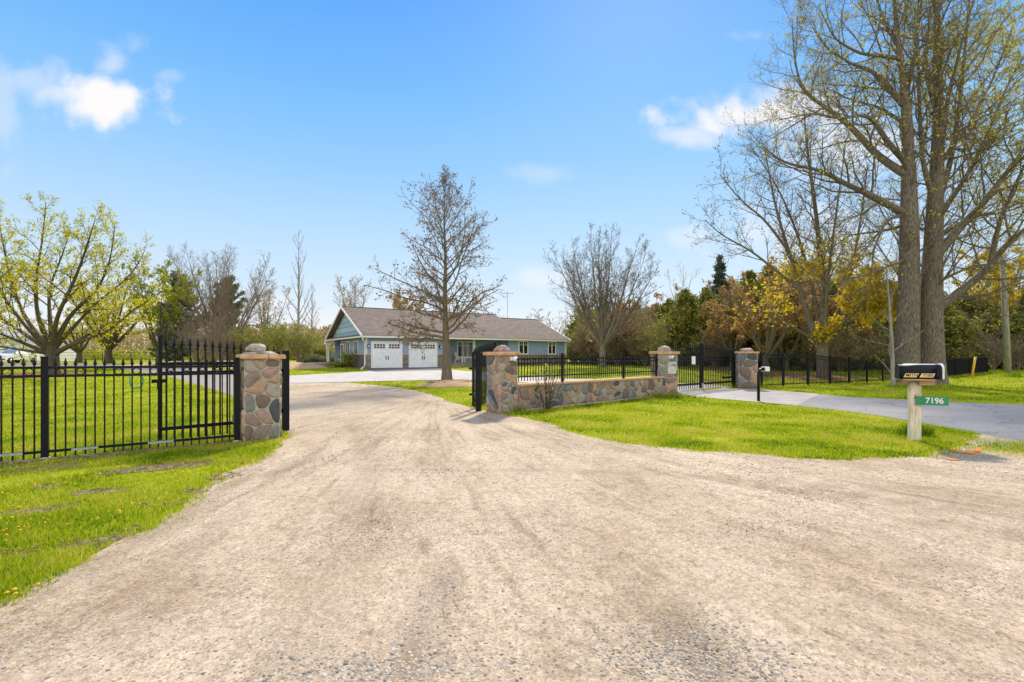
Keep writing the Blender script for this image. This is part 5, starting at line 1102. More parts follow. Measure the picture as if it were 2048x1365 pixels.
t_m2 = bg_vase(106, 9, zz(545, 60)-.5, 5.6, .40, 2.0, 5200, .20, 'bark_maple', 'bark_maple', 'leaf_spring', 'maple with grey trunk on the far lawn beside the lane', 217, 60, name='maple_tree', lean=.8)
t_m3 = bg_vase(107, 7, zz(622, 64)-.5, 4.2, .34, 1.6, 2600, .2, 'bark_maple', 'bark_maple', 'leaf_spring', 'smaller maple with short trunk on the far lawn left of its neighbour', 159, 64, name='maple_tree', lean=.75)
t_m4 = bg_vase(108, 7, zz(520, 44)-.5, 3.0, .2, 1.5, 5200, .19, 'bark_maple', 'bark_maple', 'leaf_lime', 'bright lime leaved maple in front of the dark pine', 316, 44, name='maple_tree')
dead = bg_vase(109, 4, zz(528, 50)-.5, 2.2, .22, 5.5, 0, 0, 'bark_white', 'bark_white', None, 'bleached dead tree sticking up out of the cedars', 1362, 50, dens=.4)
# narrow poplar
r_ = np.random.default_rng(31); Yp = 58; hp_ = zz(470, Yp)-.5
data = make_tree(32, leader(hp_, .20, r_, .012, 9), [dict(n=26, start=.24, ang=(42, 24), asd=6, Lf=([0, .25, 1], [4.2, 3.8, 1.0]), up=.3, wig=.07, k=6, s=4, rr=.42, rmin=.022, rfloor=.012), dict(n=5, start=.3, ang=(36,), len=.35, up=.3, k=4, s=3, rmin=.013, rfloor=.009)])
pop = tree_obj('poplar_tree', 'tall thin bare poplar left of the bungalow', 'tree', Vector((at(597, Yp), Yp, H(Yp))), data, 'bark_pale', 'bark_tan', None)
put_copy(pop, Vector((at(624, 60), 60, H(60))), 2.0, (.8, .8, .62), 'shorter bare poplar leaning beside the tall thin poplar')
put_copy(t_tan, Vector((at(1100, 62), 62, .5)), 1.0, (1, 1, .62), 'low budding tree just beyond the bungalow right gable')
# conifers
def conifer(seed, h, rad, dens, leafn, lsize, mat, label, px, Y, name, ang=(95, 60), up=.1, profile=None, bare=.06):
    r_ = np.random.default_rng(seed); pf = profile or ([0, .08, .5, 1], [rad*.8, rad, rad*.62, .12])
    lev = [dict(n=int(dens), start=bare, ang=ang, asd=7, Lf=pf, up=up, wig=.05, k=5, s=3, rr=.3, rmin=.018, rmax=.05, rfloor=.01), dict(n=8, start=.12, ang=(52,), asd=10, len=.42, shape='cone', flat=True, up=-.05, wig=.08, k=3, s=3, rmin=.01, rfloor=.007)]
    data = make_tree(seed, leader(h, h*.018+.05, r_, .006, 8), lev, [dict(n=int(leafn*.8), size=lsize, jit=lsize*.22, along=True, aspect=.34, lo=.05), dict(n=int(leafn*.35), size=lsize, jit=lsize*.2, along=True, aspect=.34, level=1, lo=.1)])
    return tree_obj(name, label, 'tree', Vector((at(px, Y), Y, H(Y))), data, 'bark_dark', 'bark_dark', mat)
spruce = conifer(201, zz(512, 52)-.5, 2.7, 130, 16000, .42, 'needle_blue', 'tall pointed spruce above the brown oak beyond the double gate', 1440, 52, 'spruce_tree')
pine = conifer(202, zz(552, 62)-.5, 3.2, 60, 11000, .5, 'needle', 'dark round topped pine behind the wide bare grey tree', 455, 66, 'pine_tree', ang=(80, 50), up=.35, profile=([0, .3, .7, 1], [2.2, 3.2, 2.6, .9]))
put_copy(pine, Vector((at(360, 60), 60, .5)), 2.2, (1.0, 1.0, .95), 'dark ragged pine beside the lime leaved maple')
put_copy(pine, Vector((at(338, 66), 66, .5)), 4.0, (.8, .8, .7), 'low dark pine at the back of the left mulch bed')
def cedar(seed, h, rad, label, px, Y, leafn=15000, mat='cedar', name='cedar_tree'):
    r_ = np.random.default_rng(seed)
    lev = [dict(n=100, start=.03, ang=(75, 28), asd=9, Lf=([0, .2, .6, 1], [rad, rad*1.05, rad*.8, .3]), up=.7, wig=.08, k=5, s=3, rr=.3, rmin=.016, rfloor=.01), dict(n=8, start=.15, ang=(40,), asd=12, len=.45, up=.3, wig=.1, k=3, s=3, rmin=.01, rfloor=.007)]
    data = make_tree(seed, leader(h, .16, r_, .01, 8), lev, [dict(n=leafn, size=.27, jit=.13, aspect=.6, lo=.1, patch=.9)])
    return tree_obj(name, label, 'tree', Vector((at(px, Y), Y, H(Y))), data, 'bark_dark', 'bark_dark', mat)
GC = 'cedars in the dense wood'
ced = cedar(301, 7.2, 2.3, 'broad green cedar under the bleached dead tree', 1372, 47)
for (px, Y, s, sz, lab) in [(1338, 52, 1.0, .95, 'green cedar left of the bleached dead tree'), (1412, 46, .95, 1.0, 'green cedar below the tall pointed spruce, near the gate arch'), (1270, 60, 1.3, .98, 'dark cedar behind the large bare tree'), (1310, 56, 1.0, .92, 'dark cedar between the large bare tree and the dead tree'), (1150, 64, .9, .75, 'small bright cedar by the bungalow right corner')]:
    put_copy(ced, Vector((at(px, Y), Y, H(Y))), px*.37, (s, s, sz), lab)
ced2 = cedar(302, 8.5, 2.6, 'dark cedar of the dense wood behind the pillar right of the closed gate', 1500, 44); ced2['group'] = GC
CL = ['dark cedar straight behind the orange brown oak', 'dark cedar behind the golden ash, on its left', 'tall dark cedar directly behind the golden ash', 'dark cedar right behind the golden ash', 'tall dark cedar between the ash and the great trees', 'low dark cedar behind the pale sapling', 'dark cedar showing between the twin great trunks', 'dark cedar just right of the right great trunk', 'dark cedar above the screened fence', 'low dark cedar above the yellow marker', 'dark cedar directly behind the utility pole', 'dark cedar at the right edge beyond the utility pole', 'dark cedar outermost on the right edge of the wood', 'dark cedar below the tall pointed spruce, farther back']
for i, (px, Y, s, sz) in enumerate([(1540, 48, 1.1, 1.15), (1590, 42, 1.0, 1.0), (1640, 46, 1.2, 1.1), (1690, 42, 1.1, .95), (1735, 45, 1.2, 1.05), (1775, 41, 1.1, .85), (1830, 44, 1.2, .95), (1885, 42, 1.0, .72), (1925, 45, 1.2, .80), (1965, 43, 1.0, .70), (2010, 46, 1.3, .85), (2060, 42, 1.2, .75), (2110, 45, 1.2, .9), (1470, 56, 1.2, 1.05)]):
    put_copy(ced2, Vector((at(px, Y), Y, H(Y))), i*1.9, (s, s, sz), CL[i])
for i, (px, Y, s, sz, lab) in enumerate([(1575, 39, .8, .50, 'low dark cedar behind the side fence, left of the ash'), (1665, 38.5, .8, .55, 'low dark cedar behind the side fence, right of the ash'), (1725, 39.5, .8, .6, 'low dark cedar behind the side fence, left of the pale sapling'), (1905, 39.5, .9, .55, 'low dark cedar just behind the left end of the screened fence'), (1990, 41, .9, .6, 'low dark cedar left of the utility pole foot'), (2045, 40, .9, .6, 'low dark cedar right of the utility pole foot')]):
    put_copy(ced2, Vector((at(px, Y), Y, H(Y))), i*1.1+.4, (s, s, sz), lab)
# oaks with orange leaves, golden trees at the right edge
o1 = bg_vase(401, 8, zz(560, 36)-.3, 3.4, .24, 1.2, 5200, .20, 'bark_oak', 'bark_tan', 'leaf_orange', 'low branching oak with orange brown leaves beyond the closed gate', 1530, 36, name='oak_tree', lean=.7, lw=lambda p: np.clip(1.4-.1*p[:, 2], .3, 2))
put_copy(o1, Vector((at(1465, 41), 41, H(41))), 2.3, (1.0, 1.0, .85), 'smaller orange brown oak left of its bigger neighbour beyond the gate')
put_copy(o1, Vector((at(1600, 40), 40, H(40))), 4.1, (1.1, 1.1, 1.25), 'taller orange brown oak right behind the golden ash')
for i, (px, Y, s, sz, lab) in enumerate([(1572, 38, .85, .8, 'orange brown oak just left of the golden ash trunk'), (1692, 39, .85, .9, 'orange brown oak between the golden ash and the pale sapling'), (1748, 42, .95, 1.1, 'orange brown oak behind the pale sapling'), (1500, 45, 1.1, 1.2, 'tall orange brown oak at the back, above the pillar right of the gate')]):
    put_copy(o1, Vector((at(px, Y), Y, H(Y))), i*1.7+.5, (s, s, sz), lab)
for i, (px, Y, s, sz, lab) in enumerate([(1268, 57, 1.3, 1.15, 'olive brown oak behind the right half of the large bare tree'), (1222, 61, 1.2, 1.0, 'olive brown oak behind the middle of the large bare tree'), (1400, 56, 1.2, 1.3, 'brown oak at the back between the dead tree and the spruce')]):
    put_copy(o1, Vector((at(px, Y), Y, H(Y))), i*2.7+.9, (s, s, sz), lab)
o2 = bg_vase(402, 8, zz(505, 42)-.4, 4.6, .26, 3, 7500, .26, 'bark_oak', 'bark_oak', 'leaf_gold', 'golden orange maple at the right edge behind the utility pole', 2030, 42, name='maple_tree', dens=.8)
put_copy(o2, Vector((at(1925, 47), 47, H(47))), 1.2, (.9, .9, .80), 'yellow maple between the right great tree and the utility pole')
put_copy(o2, Vector((at(1700, 50), 50, H(50))), 3.2, (.9, .9, .78), 'yellow maple glimpsed between the ash and the left great tree')
# shrubs
def shrub(seed, n, h, sp, leafn, lsize, twig, leaf, name, label, px, Y, group=None, cat='shrub'):
    r_ = np.random.default_rng(seed); lev = [dict(n=7, start=.2, ang=(38,), asd=12, len=.45, up=.35, wig=.12, k=4, s=3, rr=.55, rmin=.012, rfloor=.008), dict(n=5, start=.2, ang=(40,), asd=12, len=.5, up=.25, wig=.13, k=3, s=3, rr=.7, rmin=.009, rfloor=.006), dict(n=3, start=.2, ang=(40,), asd=12, len=.5, up=.2, wig=.13, k=3, s=3, rr=.7, rmin=.008, rfloor=.006)]
    data = make_tree(seed, stems(r_, n, h, sp, .035), lev, [dict(n=leafn, size=lsize, jit=.09)] if leafn else [], init_sides=5)
    return tree_obj(name, label, cat, Vector((at(px, Y), Y, H(Y))), data, twig, twig, leaf if leafn else None, group)
sh_l = shrub(501, 22, 4.6, 2.0, 2600, .17, 'bark_tan', 'leaf_lime', 'leafing_shrub', 'lime leafing shrub at the foot of the tall poplar', 600, 52)
for px, Y, s, lab in [(548, 55, 1.05, 'lime leafing shrub left of the tall poplar'), (505, 50, .95, 'lime leafing shrub above the tiered pillar cap'), (640, 63, .9, 'lime leafing shrub between the poplar and the bungalow'), (470, 58, 1.0, 'lime leafing shrub under the wide bare grey tree')]:
    put_copy(sh_l, Vector((at(px, Y), Y, H(Y))), px*.1, (s, s, s*(.7+.5*((px*7) % 10)/10)), lab)
sh_g = shrub(502, 22, 5.4, 2.8, 0, 0, 'bark_tan', None, 'bare_shrub', 'dense pale twiggy shrub seen through the open gate leaf', 425, 45)
put_copy(sh_g, Vector((at(395, 50), 50, .5)), 2, .9, 'pale twiggy shrub left of the denser one behind the gate leaf')
put_copy(sh_g, Vector((at(455, 55), 55, .5)), 4, .8, 'pale twiggy shrub right of the denser one behind the gate leaf')
sh_b = shrub(503, 34, 5.5, 2.6, 5200, .15, 'bark_tan', 'leaf_tan', 'thicket_shrub', 'brown thicket shrub under the left half of the large bare tree', 1235, 50, 'brown thicket shrubs at the wood edge')
TL = ['brown thicket shrub nearest the bungalow right corner', 'broad brown thicket shrub right behind the large bare tree', 'brown thicket shrub midway between the large bare tree and the cedars', 'tall brown thicket shrub left behind the large bare tree', 'low brown thicket shrub above the wall top fence, before the cedars', 'brown thicket shrub above the closed gate arch', 'tallest brown thicket shrub at the back of the wood edge', 'small brown thicket shrub in front of the cedars by the plaque pillar', 'small brown thicket shrub behind the left leaf of the closed gate', 'brown thicket shrub beyond the pillar right of the closed gate', 'brown thicket shrub left of the golden ash trunk', 'brown thicket shrub right of the golden ash trunk', 'brown thicket shrub midway between ash and left great tree', 'brown thicket shrub behind the pale sapling']
for i, (px, Y, s) in enumerate([(1180, 54, .85), (1265, 52, 1.05), (1300, 54, 1.1), (1210, 58, 1.15), (1290, 47, .8), (1480, 46, 1.0), (1245, 60, 1.25), (1330, 48, .7), (1430, 42, .6), (1560, 40, .6), (1620, 38, .6), (1680, 37, .55), (1720, 38, .6), (1760, 40, .6)]):
    put_copy(sh_b, Vector((at(px, Y), Y, H(Y))), i*1.3, s, TL[i])
sh_y = shrub(504, 8, 5.0, .7, 900, .16, 'bark_tan', 'leaf_lime', 'leafing_shrub', 'slim lime leafing young tree left of the cedars by the wall pillar', 1312, 44)
put_copy(sh_y, Vector((at(1290, 47), 47, .5)), 2, .8, 'shorter slim lime leafing young tree beside the brown thicket')
put_copy(sh_l, Vector((at(1150, 58), 58, .5)), 2, .9, 'lime leafing shrub beside the bungalow right corner')
put_copy(sh_l, Vector((at(1185, 56), 56, .5)), 3.3, .62, 'small lime leafing shrub under the large bare tree')
for i, (px, Y, s, lab) in enumerate([(1900, 39, .5, 'grey twiggy shrub behind the screened fence'), (1940, 40, .55, 'grey twiggy shrub beyond the yellow marker'), (1985, 38.5, .6, 'grey twiggy shrub left of the utility pole foot'), (2035, 38, .55, 'grey twiggy shrub right of the utility pole'), (1790, 38, .5, 'grey twiggy shrub between the great trunks and the fence')]):
    put_copy(sh_g, Vector((at(px, Y), Y, H(Y))), i, s, lab)
# low junipers and house planting
def low_bush(seed, n, rx, ry, h, leafn, lsize, mat, name, label, loc):
    r_ = np.random.default_rng(seed); L = []
    for i in range(n):
        a = r_.uniform(0, 6.28); q = r_.uniform(.1, 1)**.6; t = np.linspace(0, 1, 5); L.append((np.stack([rx*q*math.cos(a)*t, ry*q*math.sin(a)*t, h*(1-.35*q)*t**.6*r_.uniform(.6, 1)], 1), .02*(1-.8*t)))
    data = make_tree(seed, L, [dict(n=8, start=.2, ang=(45,), len=.35, up=.25, k=3, s=3, rr=.5, rmin=.006)], dict(n=leafn, size=lsize, jit=lsize*.4, lo=.1, aspect=.5), init_sides=4)
    return tree_obj(name, label, 'shrub', loc, data, 'bark_dark', 'bark_dark', mat)
ju = low_bush(601, 40, 2.0, 1.4, 1.15, 4200, .2, 'needle', 'juniper_bush', 'low dark juniper left of the rear deck', Vector((at(650, 55), 55, .5)))
put_copy(ju, Vector((at(624, 59), 59, .5)), 1, .95, 'low dark juniper farther left of the rear deck'); put_copy(ju, Vector((at(668, 60), 60, .5)), 2, .9, 'low dark juniper just behind the rear deck')
put_copy(sh_l, Vector((at(655, 64), 64, .5)), 1, (.8, .8, .45), 'bright lime bush above the low junipers')
p = hw(-.35, 3.0, 0); rose = low_bush(602, 22, .9, .5, 2.1, 700, .13, 'leaf_lime', 'rose_bush', 'rambling rose bush against the garage side wall', Vector((p.x, p.y, HB)))
p = hw(-.6, 4.6, 0); low_bush(603, 60, 1.5, .6, .5, 900, .2, 'cedar', 'lily_clump', 'green clump of perennials along the garage side wall', Vector((p.x, p.y, HB)))
put_copy(o1, Vector((at(480, 74), 74, .5)), 1.0, (.9, .9, .8), 'distant orange tinted tree behind the left shrubs')
# far woods: nobody could count these
def woods(name, segs, n, size, mat, seed):
    r_ = np.random.default_rng(seed); V = []; C = []
    for (x0, x1, y0, y1, h, w) in segs:
        k = int(n*w); x = r_.uniform(x0, x1, k); y = r_.uniform(y0, y1, k); top = h*(.55+.9*(fbm(x*.16+seed, y*.1, seed, 3)-.15)); z = top*r_.random(k)**.8; V.append(np.stack([x, y, .4+z], 1)); C.append(fbm(x*.14, z*.35+y*.1, seed+3, 3))
    c = np.concatenate(V); col = np.clip(np.concatenate(C)+r_.normal(0, .15, len(c)), 0, 1); N_ = len(c); a = unit(r_.normal(0, 1, (N_, 3))*np.array([.6, .6, 1.0])); b = unit(np.cross(a, r_.normal(0, 1, (N_, 3)))); s = size*r_.uniform(.5, 1.6, (N_, 1))
    Q = np.stack([c-a*s, c+b*s*.4, c+a*s, c-b*s*.4], 1).reshape(-1, 3)
    o = link(name, np_mesh(name, Q, [np.arange(N_*4).reshape(-1, 4)], mat, rnd=np.repeat(col, 4))); return tag(o, None, None, None, 'stuff')
woods('far_woods', [(-150, -60, 100, 125, 8, .45), (-60, 5, 95, 120, 7.5, .55)], 30000, .42, 'leaf_tan', 5)
woods('far_green_brush', [(-100, -30, 92, 97, 2.4, 1)], 4000, .3, 'leaf_lime', 6)
woods('wood_undergrowth', [(8, 30, 56, 66, 7.0, .35), (24, 75, 44, 54, 5.5, .65)], 40000, .27, 'cedar', 7)
woods('dry_undergrowth', [(8, 26, 50, 60, 4.5, .6), (22, 40, 41, 46, 1.6, .2), (38, 52, 41, 46, 1.6, .2)], 12000, .20, 'leaf_tan', 8)

# ------------------------------------------------------------ the far left yard
by = 78; bn = empty('metal_barn', (at(-60, by), by, .5), 0, 'white metal barn with pale ribbed roof at the far left edge', 'barn'); xr = at(46, by)-at(-60, by); xm = at(25, by)-at(-60, by)
mb = MB(); mb.box(-12, xm, 0, 10, 0, 3.55); mb.box(xm, xr, 2, 10, 0, 2.7); mb.build('wall', 'barn_wall', bn)
mb = MB(); mb.prism([(-.5, 3.55), (10.5, 3.55), (5, 5.3)], 'x', -12.3, xm+.3); mb.prism([(1.7, 2.702), (10.3, 2.702), (6, 3.1)], 'x', xm+.302, xr+.2); mb.build('roof', 'barn_roof', bn)
mb = MB(); mb.box(-5.5, -2.5, -.06, -.002, 0, 2.8); mb.build('roller_door', 'grey_metal', bn)
mb = MB(); mb.box(xm+1.0, xm+1.35, 1.93, 1.997, 1.2, 1.9); mb.build('window', 'glass', bn)
cy_ = 62; car = empty('parked_truck', (at(16, cy_), cy_, H(cy_)), R(8), 'white parked truck with black grille and windscreen coloured by painted sky reflection at the far left', 'truck')
mb = MB(); mb.prism([(-1.6, .45), (3.6, .45), (3.6, 1.15), (.2, 1.22), (-1.45, 1.12), (-1.6, .95)], 'x', -.95, .95); mb.build('body', 'white', car)
mb = MB(); P0 = [(-.86, -.1, 1.21), (.86, -.1, 1.21), (.86, 2.4, 1.2), (-.86, 2.4, 1.2), (-.72, .6, 1.82), (.72, .6, 1.82), (.72, 2.2, 1.82), (-.72, 2.2, 1.82)]; mb.add(P0, [(3, 2, 1, 0), (4, 5, 6, 7), (0, 1, 5, 4), (1, 2, 6, 5), (2, 3, 7, 6), (3, 0, 4, 7)]); mb.build('cab', 'white', car)
mb = MB(); e = .012; q = [(-.80, -.02-e*2, 1.26), (.80, -.02-e*2, 1.26), (.68, .55-e*2, 1.78), (-.68, .55-e*2, 1.78)]; mb.add(q+[(x, y+.01, z) for x, y, z in q], [(0, 1, 2, 3), (7, 6, 5, 4), (0, 4, 5, 1), (1, 5, 6, 2), (2, 6, 7, 3), (3, 7, 4, 0)]); mb.build('windscreen', 'windscreen', car)
mb = MB(); mb.box(-.58, .58, -1.63, -1.603, .60, 1.02); mb.build('grille', 'black_rubber', car)
for s in (-1, 1):
    mb = MB(); mb.box(s*.75-.16, s*.75+.16, -1.64, -1.603, .78, .97, bev=.01); mb.build('headlight', 'sign_white', car)
    for y in (-.9, 2.6):
        mb = MB(); mb.tube([(s*.98-.11, y, .36), (s*.98+.11, y, .36)], .36, 18); w_ = mb.build('wheel', 'black_rubber', car); mb = MB(); mb.tube([(s*1.08-.02, y, .36), (s*1.08+.02+s*.006, y, .36)], .2, 12); mb.build('rim', 'chrome', w_)
mb = MB(); mb.box(-.95, .95, -1.7, -1.602, .45, .60, bev=.02); mb.build('bumper', 'black_rubber', car)
yf = 70; wf = empty('wire_fence', (at(45, yf), yf, .5), 0, 'thin dark wire fence on the far lawn behind the maples', 'fence')
for px in (45, 62, 110, 160, 205, 262, 330): mb = MB(); x = at(px, yf)-at(45, yf); mb.tube([(x, 0, 0), (x, 0, 1.45)], .05, 6); mb.build('post', 'black_metal', wf)
mb = MB(); L_ = at(330, yf)-at(45, yf)
for z in (.1, .5, .95, 1.42): mb.tube([(0, 0, z), (L_, 0, z)], .018, 4)
mb.build('wire', 'black_metal', wf)

# ------------------------------------------------------------ grass, stones, straw, dandelions
def occupied(x, y, grow_=0.0):
    m = pip(x, y, GRAVEL) | pip(x, y, LANE) | pip(x, y, CONC) | pip(x, y, APRON) | pip(x, y, ASPH)
    c, s = math.cos(-HA), math.sin(-HA); lx = (x-E0.x)*c-(y-E0.y)*s; ly = (x-E0.x)*s+(y-E0.y)*c; m |= (lx > WL-.2) & (lx < XE+.1) & (ly > WF-.2) & (ly < 12)
    return m
def grass_patch(rng, x, y, h, w, lean=.5, bright=0.0):
    n = len(x); z = np.interp(y, KY, KZ)+.001; a = rng.uniform(0, 6.28, n); l = lean*rng.random(n)*h; b = rng.uniform(0, 6.28, n)
    p = np.stack([x, y, z], 1); d = np.stack([np.cos(a), np.sin(a), 0*a], 1)*(w/2)[:, None]; tip = p+np.stack([np.cos(b)*l, np.sin(b)*l, h], 1); V = np.stack([p-d, p+d, tip], 1).reshape(-1, 3)
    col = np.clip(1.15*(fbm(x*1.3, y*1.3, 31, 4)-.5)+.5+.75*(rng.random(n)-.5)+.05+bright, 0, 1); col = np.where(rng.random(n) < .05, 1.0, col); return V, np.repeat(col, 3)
rng = np.random.default_rng(77); GV, GR_ = [], []
def sow(n, y0, y1, pw, hfun, wfun, mask=None, fan=1.12):
    u = rng.random(n); y = (y0**(1-pw)+u*(y1**(1-pw)-y0**(1-pw)))**(1/(1-pw)) if pw != 1 else y0*(y1/y0)**u
    x = rng.uniform(-fan, fan, n)*y; jx = rng.normal(0, .05, n)+.42*(fbm(x*2.3, y*2.3, 5, 3)-.5); jy = rng.normal(0, .05, n)+.42*(fbm(x*2.3+9, y*2.3, 6, 3)-.5)
    ok = ~occupied(x+jx, y+jy); dens = fbm(x*1.1, y*1.1, 41, 4); ok &= rng.random(n) < np.clip((dens-.22)*3.2, .12, 1)
    q = .16+.16*rng.random(n); e4 = sum(occupied(x+q*dx, y+q*dy).astype(float) for dx, dy in ((1, 0), (-1, 0), (0, 1), (0, -1)))/4; ok &= rng.random(n) > e4*1.5
    for e in BARE: ok &= ~pip(x+jx, y+jy, e) | (rng.random(n) < .035)
    ok &= ~pip(x+jx, y+jy, SOIL) | (rng.random(n) < .05)
    if mask is not None: ok &= mask(x, y)
    x, y = x[ok], y[ok]; hn = fbm(x*1.7, y*1.7, 51, 3); h = hfun(y)*(.55+.9*hn)*rng.uniform(.6, 1.3, len(x)); V, c = grass_patch(rng, x, y, h, wfun(y)*rng.uniform(.7, 1.4, len(x)), .9); GV.append(V); GR_.append(c)
sow(420000, 2.6, 10.5, 1.6, lambda y: .047+0*y, lambda y: .0045+.0008*y)
sow(420000, 7, 24, 1.5, lambda y: .050+0*y, lambda y: .006+.0011*y)
sow(120000, 20, 60, 1.6, lambda y: .06+0*y, lambda y: .012+.0014*y)
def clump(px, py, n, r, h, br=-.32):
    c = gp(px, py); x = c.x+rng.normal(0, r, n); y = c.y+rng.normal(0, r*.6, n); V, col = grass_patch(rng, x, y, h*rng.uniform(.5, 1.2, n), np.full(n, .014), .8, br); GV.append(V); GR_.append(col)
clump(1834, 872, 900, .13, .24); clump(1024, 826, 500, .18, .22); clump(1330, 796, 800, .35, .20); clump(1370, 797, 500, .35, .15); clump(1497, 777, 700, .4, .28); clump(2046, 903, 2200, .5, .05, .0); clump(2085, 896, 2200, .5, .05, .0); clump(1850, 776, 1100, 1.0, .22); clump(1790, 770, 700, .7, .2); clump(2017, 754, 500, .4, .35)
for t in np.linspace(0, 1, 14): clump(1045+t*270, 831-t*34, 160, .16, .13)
# tufts strewn into the gravel edge
k = 1300; idx = rng.integers(0, len(GRAVEL), k); base = np.array(GRAVEL)[idx]; x = base[:, 0]+rng.normal(0, .22, k); y = base[:, 1]+rng.normal(0, .22, k); ok = (y > 2.4) & (y < 18); V, c = grass_patch(rng, x[ok], y[ok], rng.uniform(.02, .05, ok.sum()), np.full(ok.sum(), .011), 1.2, .1); GV.append(V); GR_.append(c)
GV = np.concatenate(GV); tag(link('grass', np_mesh('grass', GV, [np.arange(len(GV)).reshape(-1, 3)], 'grass', rnd=np.concatenate(GR_))), kind='stuff')
# mulch chips and dry stems along the fence soil
n = 5200; x = rng.uniform(-10, 0, n); y = rng.uniform(4, 10, n)
ok = pip(x, y, SOIL)
for e in BARE: ok |= pip(x, y, e)
m_ = gp(897, 771); ok2 = np.zeros(n, bool)
def sticks(x, y, L, w, zc, mat, name, lift=.012):
    n = len(x); a = rng.uniform(0, 6.28, n); z = np.interp(y, KY, KZ)+lift+rng.random(n)*zc; d = np.stack([np.cos(a), np.sin(a), rng.normal(0, .15, n)], 1)*(L/2)[:, None]; q = np.stack([-np.sin(a), np.cos(a), rng.normal(0, .3, n)], 1)*(w/2)[:, None]; p = np.stack([x, y, z], 1); up = np.array([0, 0, 1.])*(w*.5)[:, None]
    V = np.stack([p-d-q, p+d-q*.6, p+d+q*.6, p-d+q, p-d-q+up, p+d-q*.6+up, p+d+q*.6+up, p-d+q+up], 1).reshape(-1, 3); b = (np.arange(n)*8)[:, None]; F = np.concatenate([b+np.array([[0, 3, 2, 1]]), b+np.array([[4, 5, 6, 7]]), b+np.array([[0, 1, 5, 4]]), b+np.array([[1, 2, 6, 5]]), b+np.array([[2, 3, 7, 6]]), b+np.array([[3, 0, 4, 7]])])
    return tag(link(name, np_mesh(name, V, [F], mat, rnd=np.repeat(rng.random(n), 8))), kind='stuff')
xs_ = rng.uniform(-10.5, -2, 26000); ys_ = rng.uniform(2.5, 9.5, 26000); ok = pip(xs_, ys_, SOIL)
for e in BARE: ok |= pip(xs_, ys_, e)
sticks(xs_[ok], ys_[ok], rng.uniform(.02, .10, ok.sum()), rng.uniform(.004, .010, ok.sum()), .025, 'leaf_tan', 'dry_stems')
n = 1500; a = rng.uniform(0, 6.28, n); q = np.sqrt(rng.random(n)); sticks(m_.x+1.2*q*np.cos(a), m_.y+.8*q*np.sin(a), rng.uniform(.06, .22, n), rng.uniform(.02, .05, n), .03, 'straw', 'mulch_chips', .18)
# straw on the gravel, bottom right
n = 420; y = rng.uniform(2.3, 9, n)**1.0; x = rng.uniform(-.2, 1.1, n)*y; ok = pip(x, y, GRAVEL) & (fbm(x*.8, y*.8, 61, 3) > .42); sticks(x[ok], y[ok], rng.uniform(.03, .14, ok.sum()), rng.uniform(.002, .0045, ok.sum()), .012, 'straw', 'straw', .014)
# loose stones
def ico(sub):
    bm = bmesh.new(); bmesh.ops.create_icosphere(bm, subdivisions=sub, radius=1); V = np.array([v.co[:] for v in bm.verts]); F = np.array([[v.index for v in f.verts] for f in bm.faces]); bm.free(); return V, F
def stones_at(x, y, r, sub, name_list, dark=0):
    bv, bf = ico(sub); n = len(x); a = rng.uniform(0, 6.28, n); sc = np.stack([r*rng.uniform(.8, 1.4, n), r*rng.uniform(.65, 1.1, n), r*rng.uniform(.4, .75, n)], 1)
    warp = 1+.22*(rng.random((n, len(bv), 1))-.5); P = bv[None]*sc[:, None]*warp; c, s = np.cos(a)[:, None], np.sin(a)[:, None]; X = P[:, :, 0]*c-P[:, :, 1]*s; Y = P[:, :, 0]*s+P[:, :, 1]*c
    z = np.interp(y, KY, KZ)+.008+sc[:, 2]*.22; V = np.stack([X+x[:, None], Y+y[:, None], P[:, :, 2]+z[:, None]], -1).reshape(-1, 3); F = (bf[None]+(np.arange(n)*len(bv))[:, None, None]).reshape(-1, 3)
    name_list.append((V, F, np.repeat(np.clip(rng.random(n)-dark, 0, 1), len(bv))))
SL = []
n = 75000; y = 2.25*(7.5/2.25)**rng.random(n); x = rng.uniform(-1.15, 1.12, n)*y; d = fbm(x*.9, y*.9, 71, 4); tr = fbm(x*2.2, y*2.2, 72, 3); keep = pip(x, y, GRAVEL) & (rng.random(n) < np.clip((d-.40)*2.6+(tr-.5)*1.4, .09, 1)); x, y = x[keep], y[keep]
stones_at(x, y, .0032+.0055*rng.random(len(x))**2.2, 1, SL)
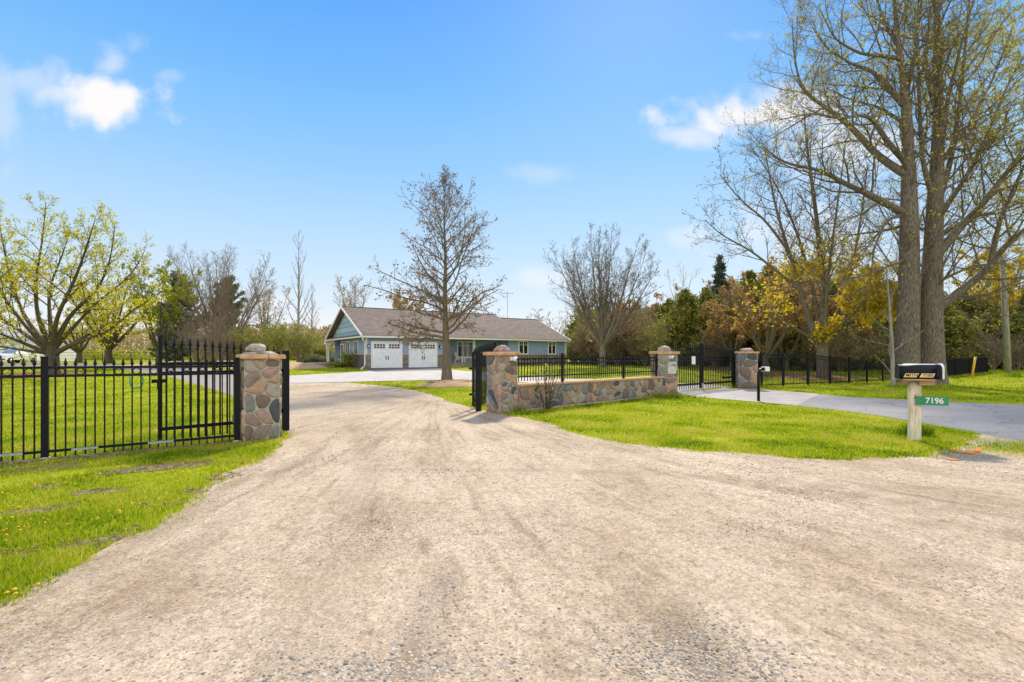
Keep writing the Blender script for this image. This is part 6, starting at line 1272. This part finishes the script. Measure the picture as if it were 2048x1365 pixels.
for (px, py, k, sx, sy_, r0) in [(870, 1195, 420, .10, .22, .011), (850, 1300, 300, .12, .2, .012), (1395, 1290, 1100, .22, .22, .011), (1330, 1330, 500, .3, .12, .011), (960, 1340, 500, .28, .08, .012), (760, 1350, 350, .25, .06, .012), (1050, 1060, 420, .22, .3, .009), (1060, 1100, 300, .25, .2, .008), (150, 1280, 500, .4, .25, .010), (60, 1330, 300, .3, .15, .012), (300, 1340, 300, .4, .1, .011), (660, 1330, 220, .3, .1, .012), (1480, 1340, 300, .2, .1, .010), (470, 1200, 240, .5, .3, .008)]:
    c = gp(px, py); x = c.x+rng.normal(0, sx, k); y = c.y+rng.normal(0, sy_, k); ok = (y > 2.2) & pip(x, y, GRAVEL); stones_at(x[ok], y[ok], r0*.82*rng.uniform(.35, 1.3, ok.sum()), 2 if k < 450 else 1, SL)
n = 42000; y = 6.0*(19/6.0)**rng.random(n); x = rng.uniform(-.75, 1.12, n)*y; d = fbm(x*.6, y*.6, 75, 4); keep = pip(x, y, GRAVEL) & (rng.random(n) < np.clip((d-.45)*3, .05, 1)); x, y = x[keep], y[keep]; stones_at(x, y, .005+.012*rng.random(len(x))**2.5, 1, SL)
Vs, Fs, Rs = [], [], []; o_ = 0
for V, F, r in SL: Vs.append(V); Fs.append(F+o_); Rs.append(r); o_ += len(V)
tag(link('gravel_stones', np_mesh('gravel_stones', np.concatenate(Vs), [np.concatenate(Fs)], 'pebble', rnd=np.concatenate(Rs), smooth=True)), kind='stuff')
# dandelions
n = 5200; y = 3*(16/3)**rng.random(n); x = rng.uniform(-1.1, 1.1, n)*y; keep = ~occupied(x, y) & (fbm(x*.9, y*.9, 81, 3) > .53) & ((y < 9.2) | (x > 0)); x, y = x[keep][:800], y[keep][:800]; n = len(x)
a6 = np.arange(7)*2*np.pi/7; r = rng.uniform(.008, .015, n); z = rng.uniform(.035, .075, n)
ringv = np.stack([np.cos(a6)[None]*r[:, None]+x[:, None], np.sin(a6)[None]*r[:, None]+y[:, None], np.repeat((z+rng.normal(0, .003, n))[:, None], 7, 1)], -1); top = np.stack([x, y, z+.011], 1)[:, None]; V = np.concatenate([ringv, top], 1).reshape(-1, 3); b = (np.arange(n)*8)[:, None, None]; F = (b+np.array([[i, (i+1) % 7, 7] for i in range(7)])[None]).reshape(-1, 3)
tag(link('dandelions', np_mesh('dandelions', V, [F], 'dandelion', rnd=np.repeat(rng.random(n), 8))), kind='stuff')
